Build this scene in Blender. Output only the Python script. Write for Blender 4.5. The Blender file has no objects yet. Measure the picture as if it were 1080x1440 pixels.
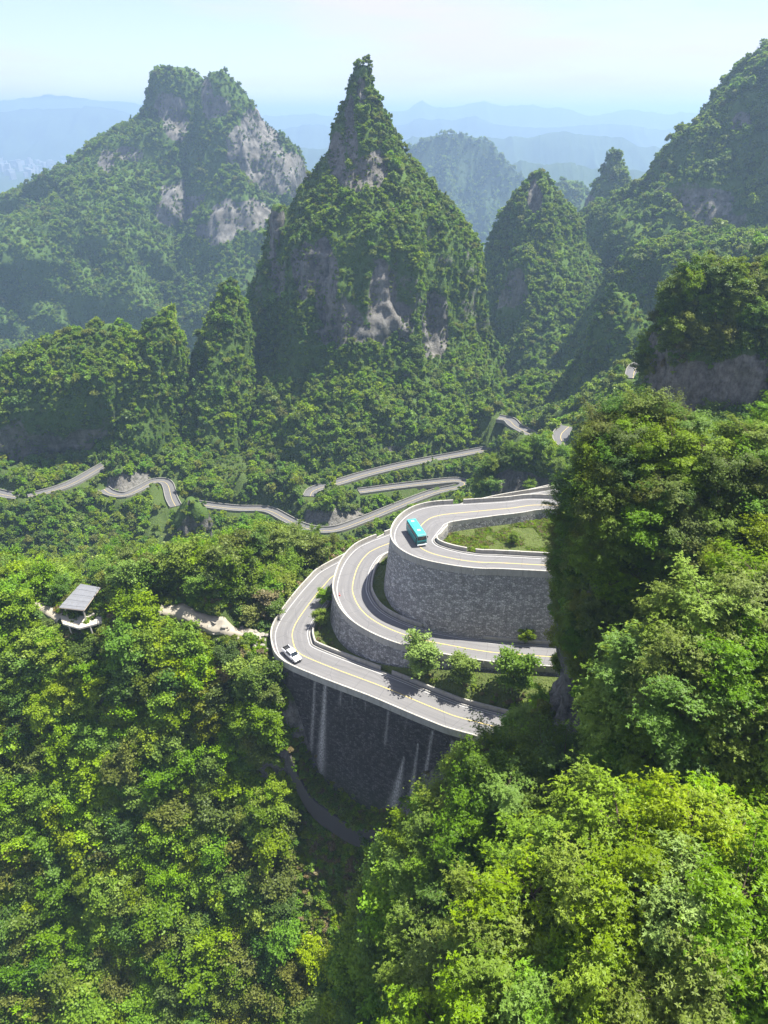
import bpy, bmesh, math, random
import numpy as np
from mathutils import Vector, Matrix

# ------------------------------------------------------------------ camera
SC = bpy.context.scene
COL = SC.collection
FPX, PITCH = 1050.0, math.radians(28.0)          # focal length in photo pixels, downward tilt
cam_d = bpy.data.cameras.new('camera'); cam = bpy.data.objects.new('camera', cam_d); COL.objects.link(cam)
cam.location = (0, 0, 0); cam.rotation_euler = (math.pi/2 - PITCH, 0, 0)
cam_d.sensor_fit = 'VERTICAL'; cam_d.angle_y = 2*math.atan(720/FPX)
cam_d.clip_start = 0.5; cam_d.clip_end = 60000
SC.camera = cam
SC.render.resolution_x, SC.render.resolution_y = 768, 1024

# ------------------------------------------------------------------ world, sun, exposure
SUN = Vector((0.41, 0.12, 0.90)).normalized()
W = bpy.data.worlds.new('World'); SC.world = W; W.use_nodes = True
nt = W.node_tree; nt.nodes.clear()
out = nt.nodes.new('ShaderNodeOutputWorld'); bg = nt.nodes.new('ShaderNodeBackground')
sky = nt.nodes.new('ShaderNodeTexSky'); sky.sky_type = 'NISHITA'; sky.sun_disc = False
sky.sun_elevation = math.asin(SUN.z); sky.sun_rotation = math.atan2(SUN.x, SUN.y)
sky.altitude = 900; sky.air_density = 1.0; sky.dust_density = .5; sky.ozone_density = 5.0
tc = nt.nodes.new('ShaderNodeTexCoord'); mp = nt.nodes.new('ShaderNodeMapping')
mp.inputs['Scale'].default_value = (1.3, 1.3, 9.0); mp.inputs['Location'].default_value = (2.1, .4, .3)
nz = nt.nodes.new('ShaderNodeTexNoise'); nz.inputs['Scale'].default_value = 1.6; nz.inputs['Detail'].default_value = 9; nz.inputs['Roughness'].default_value = .52
rp = nt.nodes.new('ShaderNodeValToRGB'); rp.color_ramp.elements[0].position = .44; rp.color_ramp.elements[1].position = .62
rp.color_ramp.elements[0].color = (.22, .22, .22, 1); rp.color_ramp.elements[1].color = (.9, .9, .9, 1)
mx = nt.nodes.new('ShaderNodeMix'); mx.data_type = 'RGBA'
mx.inputs['B'].default_value = (4.3, 4.35, 4.4, 1)          # thin white cloud, in the sky's own units
nt.links.new(tc.outputs['Generated'], mp.inputs['Vector']); nt.links.new(mp.outputs[0], nz.inputs['Vector'])
nt.links.new(nz.outputs[0], rp.inputs[0]); nt.links.new(rp.outputs[0], mx.inputs['Factor'])
nt.links.new(sky.outputs[0], mx.inputs['A']); tn = nt.nodes.new('ShaderNodeMix'); tn.data_type = 'RGBA'; tn.blend_type = 'MULTIPLY'; tn.inputs['Factor'].default_value = 1; tn.inputs['B'].default_value = (1, .90, .97, 1)   # neutral white balance
nt.links.new(mx.outputs['Result'], tn.inputs['A']); nt.links.new(tn.outputs['Result'], bg.inputs[0])
bg.inputs[1].default_value = 0.081
nt.links.new(bg.outputs[0], out.inputs[0])
sun_d = bpy.data.lights.new('sun', 'SUN'); sun_d.energy = 4.7; sun_d.angle = math.radians(.53); sun_d.color = (1, .965, .90)
sun_o = bpy.data.objects.new('sun', sun_d); COL.objects.link(sun_o)
sun_o.rotation_euler = SUN.to_track_quat('Z', 'Y').to_euler(); sun_o.location = (60, 40, 300)
SC.view_settings.view_transform = 'Standard'; SC.view_settings.look = 'None'
SC.view_settings.exposure = 1.58; SC.view_settings.gamma = 1
cy = SC.cycles
cy.max_bounces = 6; cy.diffuse_bounces = 3; cy.glossy_bounces = 2; cy.transmission_bounces = 4
cy.transparent_max_bounces = 4; cy.volume_bounces = 1; cy.use_denoising = True
cy.caustics_reflective = False; cy.caustics_refractive = False
HAZE_DENSITY = 0.00023

rng = np.random.default_rng(7); random.seed(7)

# ------------------------------------------------------------------ photo pixel -> place
CP, SP = math.cos(PITCH), math.sin(PITCH)
def ray(px, py):
    u, v = (px-540)/FPX, (720-py)/FPX
    return np.array([u, CP + v*SP, -SP + v*CP])
def at_z(px, py, z): d = ray(px, py); return d*(z/d[2])
def at_y(px, py, y): d = ray(px, py); return d*(y/d[1])
def project(P):
    P = np.asarray(P, float); dep = P[..., 1]*CP - P[..., 2]*SP; up = P[..., 1]*SP + P[..., 2]*CP
    dd = np.where(np.abs(dep) < 1e-3, 1e-3, dep)
    return np.stack([540 + FPX*P[..., 0]/dd, 720 - FPX*up/dd, dep], -1)

# ------------------------------------------------------------------ noise
def _h(i, j, k, s):
    n = (i*73856093) ^ (j*19349663) ^ (k*83492791) ^ (s*2654435761 & 0x7fffffff)
    n = (n ^ (n >> 13)) * 1274126177 & 0x7fffffff
    n = (n ^ (n >> 16)) * 668265263 & 0x7fffffff
    return (n & 0xffffff) / float(0xffffff)
def vnoise(P, seed=0):
    P = np.asarray(P, float); I = np.floor(P).astype(np.int64); F = P - I; F = F*F*F*(F*(F*6-15)+10)
    r = 0
    for a in (0, 1):
        for b in (0, 1):
            for c in (0, 1):
                w = (F[:, 0] if a else 1-F[:, 0])*(F[:, 1] if b else 1-F[:, 1])*(F[:, 2] if c else 1-F[:, 2])
                r = r + w*_h(I[:, 0]+a, I[:, 1]+b, I[:, 2]+c, seed)
    return r
def fbm(P, seed=0, oct=4, gain=.5):
    s, a, t = 0, 1., 0; P = np.asarray(P, float)
    for o in range(oct):
        s = s + a*vnoise(P*(2.03**o)+o*17.3, seed+o); t += a; a *= gain
    return s/t
def ridged(P, seed=0, oct=4, gain=.5):
    s, a, t = 0, 1., 0; P = np.asarray(P, float)
    for o in range(oct):
        s = s + a*(1-np.abs(2*vnoise(P*(2.03**o)+o*11.7, seed+o)-1)); t += a; a *= gain
    return s/t
def sstep(a, b, x): t = np.clip((x-a)/(b-a), 0, 1); return t*t*(3-2*t)

# ------------------------------------------------------------------ object helpers
def tag(o, label=None, cat=None, group=None, kind=None):
    if label: o['label'] = label
    if cat: o['category'] = cat
    if group: o['group'] = group
    if kind: o['kind'] = kind
    return o
def link(name, me, parent=None, loc=None):
    o = bpy.data.objects.new(name, me); COL.objects.link(o)
    if parent is not None: o.parent = parent
    if loc is not None: o.location = loc
    return o
def empty(name, loc=(0, 0, 0), rz=0):
    o = bpy.data.objects.new(name, None); COL.objects.link(o); o.location = loc; o.rotation_euler = (0, 0, rz)
    o.empty_display_size = .5; return o
def mesh_np(name, V, F, mats=(), attrs=None, smooth=True, uv=None):
    """V (n,3); F (m,k) all the same corner count"""
    V = np.asarray(V, np.float32); F = np.asarray(F, np.int32); k = F.shape[1]
    me = bpy.data.meshes.new(name); me.vertices.add(len(V)); me.vertices.foreach_set('co', V.ravel())
    me.loops.add(F.size); me.loops.foreach_set('vertex_index', F.ravel())
    me.polygons.add(len(F)); me.polygons.foreach_set('loop_start', np.arange(0, F.size, k, dtype=np.int32))
    me.polygons.foreach_set('loop_total', np.full(len(F), k, np.int32))
    me.polygons.foreach_set('use_smooth', np.full(len(F), smooth))
    for m in (mats if isinstance(mats, (list, tuple)) else [mats]): me.materials.append(m)
    for n, a in (attrs or {}).items():
        at = me.attributes.new(n, 'FLOAT', 'POINT'); at.data.foreach_set('value', np.asarray(a, np.float32))
    if uv is not None:
        ul = me.uv_layers.new(name='UVMap'); ul.data.foreach_set('uv', np.asarray(uv, np.float32)[F.ravel()].ravel())
    me.update(calc_edges=True); me.validate(); return me
def grid_faces(nr, nc, wrap=False):
    r = np.arange(nr-1)[:, None]; c = np.arange(nc if wrap else nc-1)[None, :]; c2 = (c+1) % nc
    a = r*nc+c; b = r*nc+c2; d = (r+1)*nc+c; e = (r+1)*nc+c2
    return np.stack([a, b, e, d], -1).reshape(-1, 4)
def box(bm, c, s, rz=0, taper=1.0, tapx=None):
    """box by centre and size, top scaled by taper"""
    x, y, z = [v/2 for v in s]; tx = taper if tapx is None else tapx
    co = [(-x, -y, -z), (x, -y, -z), (x, y, -z), (-x, y, -z), (-x*tx, -y*taper, z), (x*tx, -y*taper, z), (x*tx, y*taper, z), (-x*tx, y*taper, z)]
    M = Matrix.Translation(c) @ Matrix.Rotation(rz, 4, 'Z'); vs = [bm.verts.new(M @ Vector(p)) for p in co]
    for f in ((0, 3, 2, 1), (4, 5, 6, 7), (0, 1, 5, 4), (1, 2, 6, 5), (2, 3, 7, 6), (3, 0, 4, 7)): bm.faces.new([vs[i] for i in f])
    return vs
def bm_obj(name, bm, mat, parent=None, bevel=0, smooth=False, seg=2):
    if bevel: bmesh.ops.bevel(bm, geom=list(bm.edges), offset=bevel, segments=seg, affect='EDGES', profile=.5)
    bmesh.ops.recalc_face_normals(bm, faces=bm.faces)
    me = bpy.data.meshes.new(name); bm.to_mesh(me); bm.free(); me.materials.append(mat)
    if smooth:
        for p in me.polygons: p.use_smooth = True
    return link(name, me, parent)
def tube(V, F, path, radii, n=7):
    """append a tapered tube along path to the lists V, F"""
    path = [Vector(p) for p in path]; base = len(V); prev = None
    for i, p in enumerate(path):
        t = (path[min(i+1, len(path)-1)] - path[max(i-1, 0)]).normalized()
        if prev is None: prev = t.orthogonal().normalized()
        u = (prev - t*prev.dot(t)).normalized(); w = t.cross(u); prev = u
        for k in range(n):
            a = 2*math.pi*k/n; V.append(p + (u*math.cos(a) + w*math.sin(a))*radii[i])
    for i in range(len(path)-1):
        for k in range(n):
            k2 = (k+1) % n; F.append((base+i*n+k, base+i*n+k2, base+(i+1)*n+k2, base+(i+1)*n+k))

# ------------------------------------------------------------------ materials
def new_mat(name):
    m = bpy.data.materials.new(name); m.use_nodes = True; nt = m.node_tree; nt.nodes.clear()
    return m, nt, nt.nodes.new('ShaderNodeOutputMaterial')
class N:
    """tiny node-tree helper"""
    def __init__(s, nt): s.nt = nt
    def __call__(s, kind, **kw):
        n = s.nt.nodes.new('ShaderNode'+kind)
        for k, v in kw.items():
            if hasattr(n, k) and k not in ('Scale',): setattr(n, k, v)
        return n
    def l(s, a, b): s.nt.links.new(a, b)
    def val(s, inp, v):
        if hasattr(v, 'is_output') or isinstance(v, bpy.types.NodeSocket): s.nt.links.new(v, inp)
        else: inp.default_value = v
    def noise(s, scale, vec=None, detail=4, rough=.5, dist=0):
        n = s('TexNoise'); n.inputs['Scale'].default_value = scale; n.inputs['Detail'].default_value = detail
        n.inputs['Roughness'].default_value = rough; n.inputs['Distortion'].default_value = dist
        if vec is not None: s.l(vec, n.inputs['Vector'])
        return n.outputs[0]
    def mapv(s, vec, scale=(1, 1, 1), loc=(0, 0, 0)):
        n = s('Mapping'); n.inputs['Scale'].default_value = scale; n.inputs['Location'].default_value = loc; s.l(vec, n.inputs['Vector']); return n.outputs[0]
    def ramp(s, fac, stops):
        n = s('ValToRGB'); cr = n.color_ramp
        while len(cr.elements) < len(stops): cr.elements.new(.5)
        for e, (p, c) in zip(cr.elements, stops): e.position = p; e.color = tuple(c)+(1,) if len(c) == 3 else c
        s.l(fac, n.inputs[0]); return n.outputs[0]
    def mix(s, fac, a, b, mode='MIX'):
        n = s('Mix'); n.data_type = 'RGBA'; n.blend_type = mode; s.val(n.inputs['Factor'], fac)
        for k, v in (('A', a), ('B', b)): s.val(n.inputs[k], tuple(v)+(1,) if isinstance(v, tuple) and len(v) == 3 else v)
        return n.outputs['Result']
    def math(s, op, a, b=0., clamp=False):
        n = s('Math'); n.operation = op; n.use_clamp = clamp; s.val(n.inputs[0], a); s.val(n.inputs[1], b); return n.outputs[0]
    def attr(s, name): n = s('Attribute'); n.attribute_name = name; return n.outputs['Fac']
    def pos(s): return s('NewGeometry').outputs['Position']
    def bump(s, h, strength=.4, dist=.1):
        n = s('Bump'); n.inputs['Strength'].default_value = strength; n.inputs['Distance'].default_value = dist; s.l(h, n.inputs['Height']); return n.outputs[0]
    def bsdf(s, col, rough=.8, spec=.2, metal=0, normal=None):
        n = s('BsdfPrincipled'); s.val(n.inputs['Base Color'], tuple(col)+(1,) if isinstance(col, tuple) and len(col) == 3 else col)
        s.val(n.inputs['Roughness'], rough); n.inputs['Specular IOR Level'].default_value = spec; n.inputs['Metallic'].default_value = metal
        if normal is not None: s.l(normal, n.inputs['Normal'])
        return n.outputs[0]
def simple(name, col, rough=.7, spec=.3, metal=0, var=.12, scale=2.0, bump=0):
    m, nt, o = new_mat(name); n = N(nt); tcn = n('TexCoord').outputs['Object']
    f = n.noise(scale, tcn, 5, .6)
    c = n.mix(f, tuple(x*(1-var) for x in col), tuple(min(1, x*(1+var)) for x in col))
    nm = n.bump(n.noise(scale*6, tcn, 3), bump, .03) if bump else None
    n.l(n.bsdf(c, rough, spec, metal, nm), o.inputs[0]); return m

def leaf_material(name, dark, light, trans=.32, hue=.03, gloss=.25):
    m, nt, o = new_mat(name); n = N(nt)
    oi = n('ObjectInfo').outputs['Random']; tint = n.attr('tint')
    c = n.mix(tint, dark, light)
    hs = n('HueSaturation')
    n.l(n.math('ADD', n.math('MULTIPLY', oi, 1.5*hue), .5-1.15*hue), hs.inputs['Hue'])
    n.l(n.math('ADD', n.math('MULTIPLY', n.math('FRACT', n.math('MULTIPLY', oi, 7.31)), .45), .88), hs.inputs['Value'])
    n.l(n.math('ADD', n.math('MULTIPLY', n.math('FRACT', n.math('MULTIPLY', oi, 3.77)), .25), .95), hs.inputs['Saturation'])
    n.l(c, hs.inputs['Color']); c = hs.outputs[0]
    tr = n('BsdfTranslucent'); n.l(n.mix(.35, c, (.26, .33, .02), 'MIX'), tr.inputs[0])
    ms = n('MixShader'); ms.inputs[0].default_value = trans
    n.l(n.bsdf(c, .48, gloss), ms.inputs[1]); n.l(tr.outputs[0], ms.inputs[2]); n.l(ms.outputs[0], o.inputs[0]); return m

def rock_color(n, p, rs=.5):
    f1 = n.noise(.035, p, 5, .6); f2 = n.noise(rs, n.mapv(p, (1, 1, .14)), 7, .7); f3 = n.noise(rs*1.7, n.mapv(p, (1, 1, .8)), 7, .7)
    c = n.ramp(f2, [(.33, (.030, .030, .030)), (.46, (.075, .073, .066)), (.54, (.15, .142, .127)), (.70, (.26, .248, .22))])
    st_ = n.noise(rs*2.2, n.mapv(p, (.12, .12, 1.5)), 5, .65); ck_ = n.noise(rs*4.5, n.mapv(p, (1, 1, .07)), 5, .65)
    c = n.mix(n.ramp(st_, [(.40, (.75,)*3), (.47, (0, 0, 0))]), c, (.05, .05, .045)); c = n.mix(n.ramp(ck_, [(.40, (.85,)*3), (.455, (0, 0, 0))]), c, (.035, .034, .032))
    c = n.mix(n.ramp(f1, [(.42, (0, 0, 0)), (.62, (.55, .55, .55))]), c, (.21, .185, .15))
    c = n.mix(.4, c, n.ramp(f3, [(.38, (.03, .035, .025)), (.62, (.30, .29, .265))]))
    return c, f2, f3
def terrain_material(name, green_a=(.045, .075, .018), green_b=(.09, .125, .032), soil=(.12, .10, .06), soil_amt=.25, scale=.12, rs=.5):
    m, nt, o = new_mat(name); n = N(nt); p = n.pos()
    rc, f2, f3 = rock_color(n, p, rs)
    g = n.mix(n.noise(scale, p, 6, .65), green_a, green_b); g = n.mix(n.ramp(n.noise(scale*4, p, 5), [(.55, (0, 0, 0)), (.75, (soil_amt,)*3)]), g, soil)
    r = n.attr('rock'); edge = n.math('ADD', r, n.math('MULTIPLY', n.math('SUBTRACT', n.noise(.45, p, 5, .7), .5), .9))
    fac = n.ramp(edge, [(.42, (0, 0, 0)), (.56, (1, 1, 1))])
    c = n.mix(fac, g, rc)
    h = n.math('ADD', n.math('MULTIPLY', f2, 1.0), n.math('MULTIPLY', n.noise(1.2, p, 6, .7), .8))
    n.l(n.bsdf(c, .95, .08, 0, n.bump(h, .9, 1.2)), o.inputs[0]); return m
M = {}
M['terrain'] = terrain_material('forest_floor')
M['mountain'] = terrain_material('mountain_slope', (.048, .090, .018), (.096, .150, .034), rs=.13)
M['massif'] = terrain_material('massif_slope', (.048, .090, .018), (.096, .150, .034), rs=.055)
M['far'] = terrain_material('far_range', (.022, .042, .018), (.060, .088, .032), soil_amt=.08, scale=.012)

def stone_wall_material(name, lo, hi, mortar, dark=.0, cell=(1.9, 2.6), stain=.5, streaks=False):
    m, nt, o = new_mat(name); n = N(nt); uvn = n('TexCoord').outputs['UV']
    wob = n.mix(.06, uvn, n('TexNoise').outputs['Color'])
    v = n.mapv(uvn, (cell[0], cell[1], 1))
    vo = n('TexVoronoi'); vo.voronoi_dimensions = '2D'; vo.inputs['Scale'].default_value = 1; n.l(v, vo.inputs['Vector'])
    ve = n('TexVoronoi'); ve.voronoi_dimensions = '2D'; ve.feature = 'DISTANCE_TO_EDGE'; ve.inputs['Scale'].default_value = 1; n.l(v, ve.inputs['Vector'])
    sep = n('SeparateColor'); n.l(vo.outputs['Color'], sep.inputs[0])
    col = n.ramp(sep.outputs[0], [(.0, lo), (.55, tuple((a+b)/2*.85 for a, b in zip(lo, hi))), (1., hi)])
    col = n.mix(n.math('MULTIPLY', n.noise(9, uvn, 4, .6), .5), col, tuple(x*.5 for x in lo))
    jt = n.ramp(ve.outputs[0], [(.02, (1, 1, 1)), (.10, (0, 0, 0))])
    col = n.mix(jt, col, mortar)
    st = n.ramp(n.noise(.9, n.mapv(uvn, (1, .12, 1)), 5, .65), [(.45, (0, 0, 0)), (.75, (stain,)*3)])
    col = n.mix(st, col, (.028, .026, .024))
    col = n.mix(n.ramp(n.noise(.13, uvn, 4), [(.4, (0, 0, 0)), (.8, (.45,)*3)]), col, (.20, .19, .17) if not streaks else (.05, .045, .04))
    if streaks:
        s = n.attr('streak'); k = n.math('MULTIPLY', s, n.ramp(n.noise(5, n.mapv(uvn, (1, .35, 1)), 5, .75), [(.36, (0, 0, 0)), (.62, (1, 1, 1))]))
        col = n.mix(k, col, (.62, .60, .55))
        gm = n.attr('moss'); col = n.mix(n.math('MULTIPLY', gm, n.noise(.8, uvn, 5, .7)), col, (.05, .075, .02))
    h = n.math('ADD', n.math('MULTIPLY', n.ramp(ve.outputs[0], [(0, (0, 0, 0)), (.2, (1, 1, 1))]), 1.), n.math('MULTIPLY', n.noise(7, uvn, 4), .5))
    n.l(n.bsdf(col, .9, .15, 0, n.bump(h, .8, .12)), o.inputs[0]); return m
M['wall_a'] = stone_wall_material('pale_rubble_masonry', (.27, .262, .245), (.80, .77, .71), (.16, .155, .145), stain=.32)
M['wall_b'] = stone_wall_material('grey_rubble_masonry', (.21, .205, .195), (.70, .68, .64), (.125, .122, .115), stain=.42)
M['wall_c'] = stone_wall_material('blackened_masonry', (.045, .042, .040), (.175, .162, .15), (.028, .027, .025), stain=.5, streaks=True)
def concrete(name, col, stain=.5, scale=1.2):
    m, nt, o = new_mat(name); n = N(nt); p = n.pos()
    c = n.mix(n.noise(scale, p, 6, .65), tuple(x*.72 for x in col), tuple(min(1, x*1.15) for x in col))
    c = n.mix(n.ramp(n.noise(1.7, n.mapv(p, (1, 1, .25)), 6, .7), [(.5, (0, 0, 0)), (.78, (stain,)*3)]), c, (.10, .095, .08))
    ri = n('ObjectInfo').outputs['Random']
    c = n.mix(n.math('MULTIPLY', ri, .30), c, tuple(x*.55 for x in col))
    n.l(n.bsdf(c, .9, .15, 0, n.bump(n.noise(6, p, 5), .3, .05)), o.inputs[0]); return m
M['concrete'] = concrete('weathered_concrete', (.40, .38, .33), .6)
M['kerb'] = concrete('kerb_concrete', (.36, .345, .31), .4)
M['old_concrete'] = concrete('darkened_concrete', (.25, .24, .21), .7)
M['deck'] = concrete('pale_deck_concrete', (.50, .46, .38), .4)
def asphalt(name='worn_asphalt', kk=1.):
    m, nt, o = new_mat(name); n = N(nt); uvn = n('TexCoord').outputs['UV']; p = n.pos()
    base = n.mix(n.noise(.25, p, 5, .6), (.140, .135, .131), (.185, .178, .172))
    base = n.mix(n.math('MULTIPLY', n.noise(14, p, 3), .5), base, (.13, .13, .13))
    tr = n.noise(1.0, n.mapv(uvn, (.03, 1.3, 1)), 4, .6)                       # wheel tracks run along the lane
    base = n.mix(n.ramp(tr, [(.42, (0, 0, 0)), (.66, (.6,)*3)]), base, (.105, .103, .104))
    ol = n.noise(.8, n.mapv(uvn, (.12, 1.6, 1), (9, 4, 0)), 5, .65)
    base = n.mix(n.ramp(ol, [(.60, (0, 0, 0)), (.72, (.45,)*3)]), base, (.27, .26, .25))
    cr = n('TexVoronoi'); cr.feature = 'DISTANCE_TO_EDGE'; cr.voronoi_dimensions = '2D'; cr.inputs['Scale'].default_value = .16; n.l(n.mapv(uvn, (1, 1, 1)), cr.inputs['Vector'])
    base = n.mix(n.ramp(cr.outputs[0], [(.004, (.5,)*3), (.012, (0, 0, 0))]), base, (.07, .07, .07))
    base = n.mix(1-kk, base, (.02, .02, .02))
    n.l(n.bsdf(base, .85, .25, 0, n.bump(n.noise(30, p, 3), .3, .01)), o.inputs[0]); return m
M['asphalt'] = asphalt(); M['asphalt_grey'] = asphalt('grey_asphalt', .7)
def paint(name, col):
    m, nt, o = new_mat(name); n = N(nt); p = n.pos()
    c = n.mix(n.ramp(n.noise(3, p, 6, .7), [(.42, (0, 0, 0)), (.7, (.7,)*3)]), col, (.24, .23, .22)); n.l(n.bsdf(c, .7, .3), o.inputs[0]); return m
M['white_line'] = paint('white_road_paint', (.42, .41, .39)); M['yellow_line'] = paint('yellow_road_paint', (.50, .38, .10))
M['bark'] = simple('bark', (.11, .085, .06), .95, .1, var=.4, scale=3, bump=.5)
M['dead'] = simple('dead_wood', (.20, .17, .13), .95, .1, var=.4, scale=3, bump=.5)
M['grass_soil'] = terrain_material('grassy_soil', (.07, .10, .025), (.13, .16, .045), (.16, .13, .07), .5, .5)
LEAF = {
 'bright': leaf_material('leaf_yellow_green', (.092, .165, .012), (.235, .365, .026), .46, .025),
 'fresh':  leaf_material('leaf_fresh_green', (.072, .145, .014), (.190, .310, .032), .46, .025),
 'mid':    leaf_material('leaf_mid_green', (.058, .118, .014), (.150, .255, .034), .44, .03),
 'dark':   leaf_material('leaf_deep_green', (.038, .082, .012), (.095, .170, .026), .36, .03),
 'olive':  leaf_material('leaf_olive', (.060, .095, .014), (.150, .190, .032), .40, .03),
 'pale':   leaf_material('leaf_pale_green', (.10, .18, .030), (.22, .33, .06), .46, .02),
 'dry':    leaf_material('leaf_dry_brown', (.10, .085, .035), (.20, .17, .075), .2, .02),
}

# ------------------------------------------------------------------ tree shapes
def unit(a): return a/np.maximum(np.linalg.norm(a, axis=-1, keepdims=True), 1e-9)
def leaf_mesh(name, C, axis, nrm, L, Wd, tint, mat):
    axis = unit(axis); nrm = unit(nrm); side = unit(np.cross(axis, nrm)); nn = np.cross(side, axis)
    L = L[:, None]; Wd = Wd[:, None]
    mid = C + axis*L*.45 - nn*Wd*.22
    V = np.stack([C, mid+side*Wd, C+axis*L-nn*L*.12, mid-side*Wd], 1).reshape(-1, 3)
    b = np.arange(len(C))*4
    F = np.concatenate([np.stack([b, b+1, b+2], 1), np.stack([b, b+2, b+3], 1)])
    return mesh_np(name, V, F, mat, {'tint': np.repeat(tint, 4)}, smooth=False)
def make_tree(mat, R=2.6, H=6.5, Rz=2.3, lobes=16, leaves=3200, leaf=.42, seed=0, spray=0, shape='round', gaps=.0, trunk_r=.16, lob=(.26, .44)):
    r = np.random.default_rng(seed)
    Hc = H - Rz
    d = unit(r.normal(size=(lobes, 3))); d[:, 2] = np.abs(d[:, 2])*1.1 - .38; d = unit(d)
    rad = r.uniform(.42, .95, lobes)[:, None]
    if shape == 'cone':
        t = np.linspace(0, 1, lobes)**.8; ang = r.uniform(0, 6.28, lobes)
        lc = np.stack([np.cos(ang)*R*.62*(1-t), np.sin(ang)*R*.62*(1-t), .18*H + t*.80*H], 1); lr = R*(.20+.42*(1-t))*r.uniform(.8, 1.15, lobes)
    elif shape == 'layer':
        lc = d*rad*np.array([R, R, Rz]) + [0, 0, Hc]; lr = R*r.uniform(.28, .46, lobes)
    else:
        lc = d*rad*np.array([R, R, Rz]) + [0, 0, Hc]; lr = R*r.uniform(lob[0], lob[1], lobes)
        lc[0] = (0, 0, Hc+Rz*.35); lr[0] = R*.42
    ctr = np.array([0, 0, Hc-.2*Rz])
    lt = r.uniform(.1, .9, lobes)                                     # each clump its own tone
    def on_lobes(n):
        li = r.choice(lobes, n, p=lr**2/np.sum(lr**2)); o = unit(lc[li]-ctr)
        dd = unit(r.normal(size=(n, 3)) + .9*o + np.array([0, 0, .45]))
        sq = np.array([1, 1, .55 if shape == 'layer' else .8])
        P = lc[li] + dd*sq*(lr[li]*(r.uniform(.3, 1.1, n)**.6 + .35*r.random(n)**5))[:, None]
        return P, dd, li
    if spray:
        ns = leaves//spray; P, dd, li = on_lobes(ns)
        ax = unit(dd + [0, 0, .3] + r.normal(size=(ns, 3))*.25); u = unit(np.cross(ax, [0.3, .5, .81])); v = np.cross(ax, u)
        C = np.repeat(P, spray, 0); A = np.repeat(ax, spray, 0); U = np.repeat(u, spray, 0); Vv = np.repeat(v, spray, 0)
        ph = r.uniform(0, 6.28, len(C))[:, None]; el = r.uniform(.05, .65, len(C))[:, None]
        axis = (U*np.cos(ph) + Vv*np.sin(ph))*np.cos(el) + A*np.sin(el) + np.array([0, 0, -.22])
        nrm = A + .5*np.array([0, 0, 1]) + r.normal(size=C.shape)*.25
        L = r.uniform(.7, 1.25, len(C))*leaf; tint = np.clip(np.repeat(lt[li], spray)*.55 + np.repeat(r.uniform(0, .35, ns), spray) + r.uniform(0, .15, len(C)), 0, 1)
        me = leaf_mesh('crown', C + axis*.03, axis, nrm, L, L*.20, tint, mat)
    else:
        C, dd, li = on_lobes(leaves)
        nrm = unit(dd*.7 + np.array([0, 0, .6]) + r.normal(size=C.shape)*.45); axis = np.cross(nrm, r.normal(size=C.shape)) + dd*.3
        L = r.uniform(.7, 1.3, len(C))*leaf; tint = np.clip(lt[li]*.65 + r.uniform(0, .4, len(C)), 0, 1)
        me = leaf_mesh('crown', C, axis, nrm, L, L*.42, tint, mat)
    V, F = [], []
    lean = Vector((r.normal()*.2, r.normal()*.2, 0))
    top = Vector((0, 0, Hc+.2*Rz)) + lean
    tube(V, F, [(0, 0, -1.2), (lean.x*.1, lean.y*.1, .4), (lean.x*.5, lean.y*.5, Hc*.55), top], [trunk_r*1.35, trunk_r, trunk_r*.75, trunk_r*.3], 7)
    for i in range(min(lobes, 11)):
        c = Vector(lc[i]); z0 = min(Hc*r.uniform(.35, .8), c.z-.2); s = Vector((lean.x*.5, lean.y*.5, z0))
        m = (s+c)/2 + Vector((0, 0, -.15*R)); tube(V, F, [s, m, c], [trunk_r*.5, trunk_r*.32, trunk_r*.10], 5)
    tm = mesh_np('trunk', [tuple(v) for v in V], F, M['bark'])
    return me, tm

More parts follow.
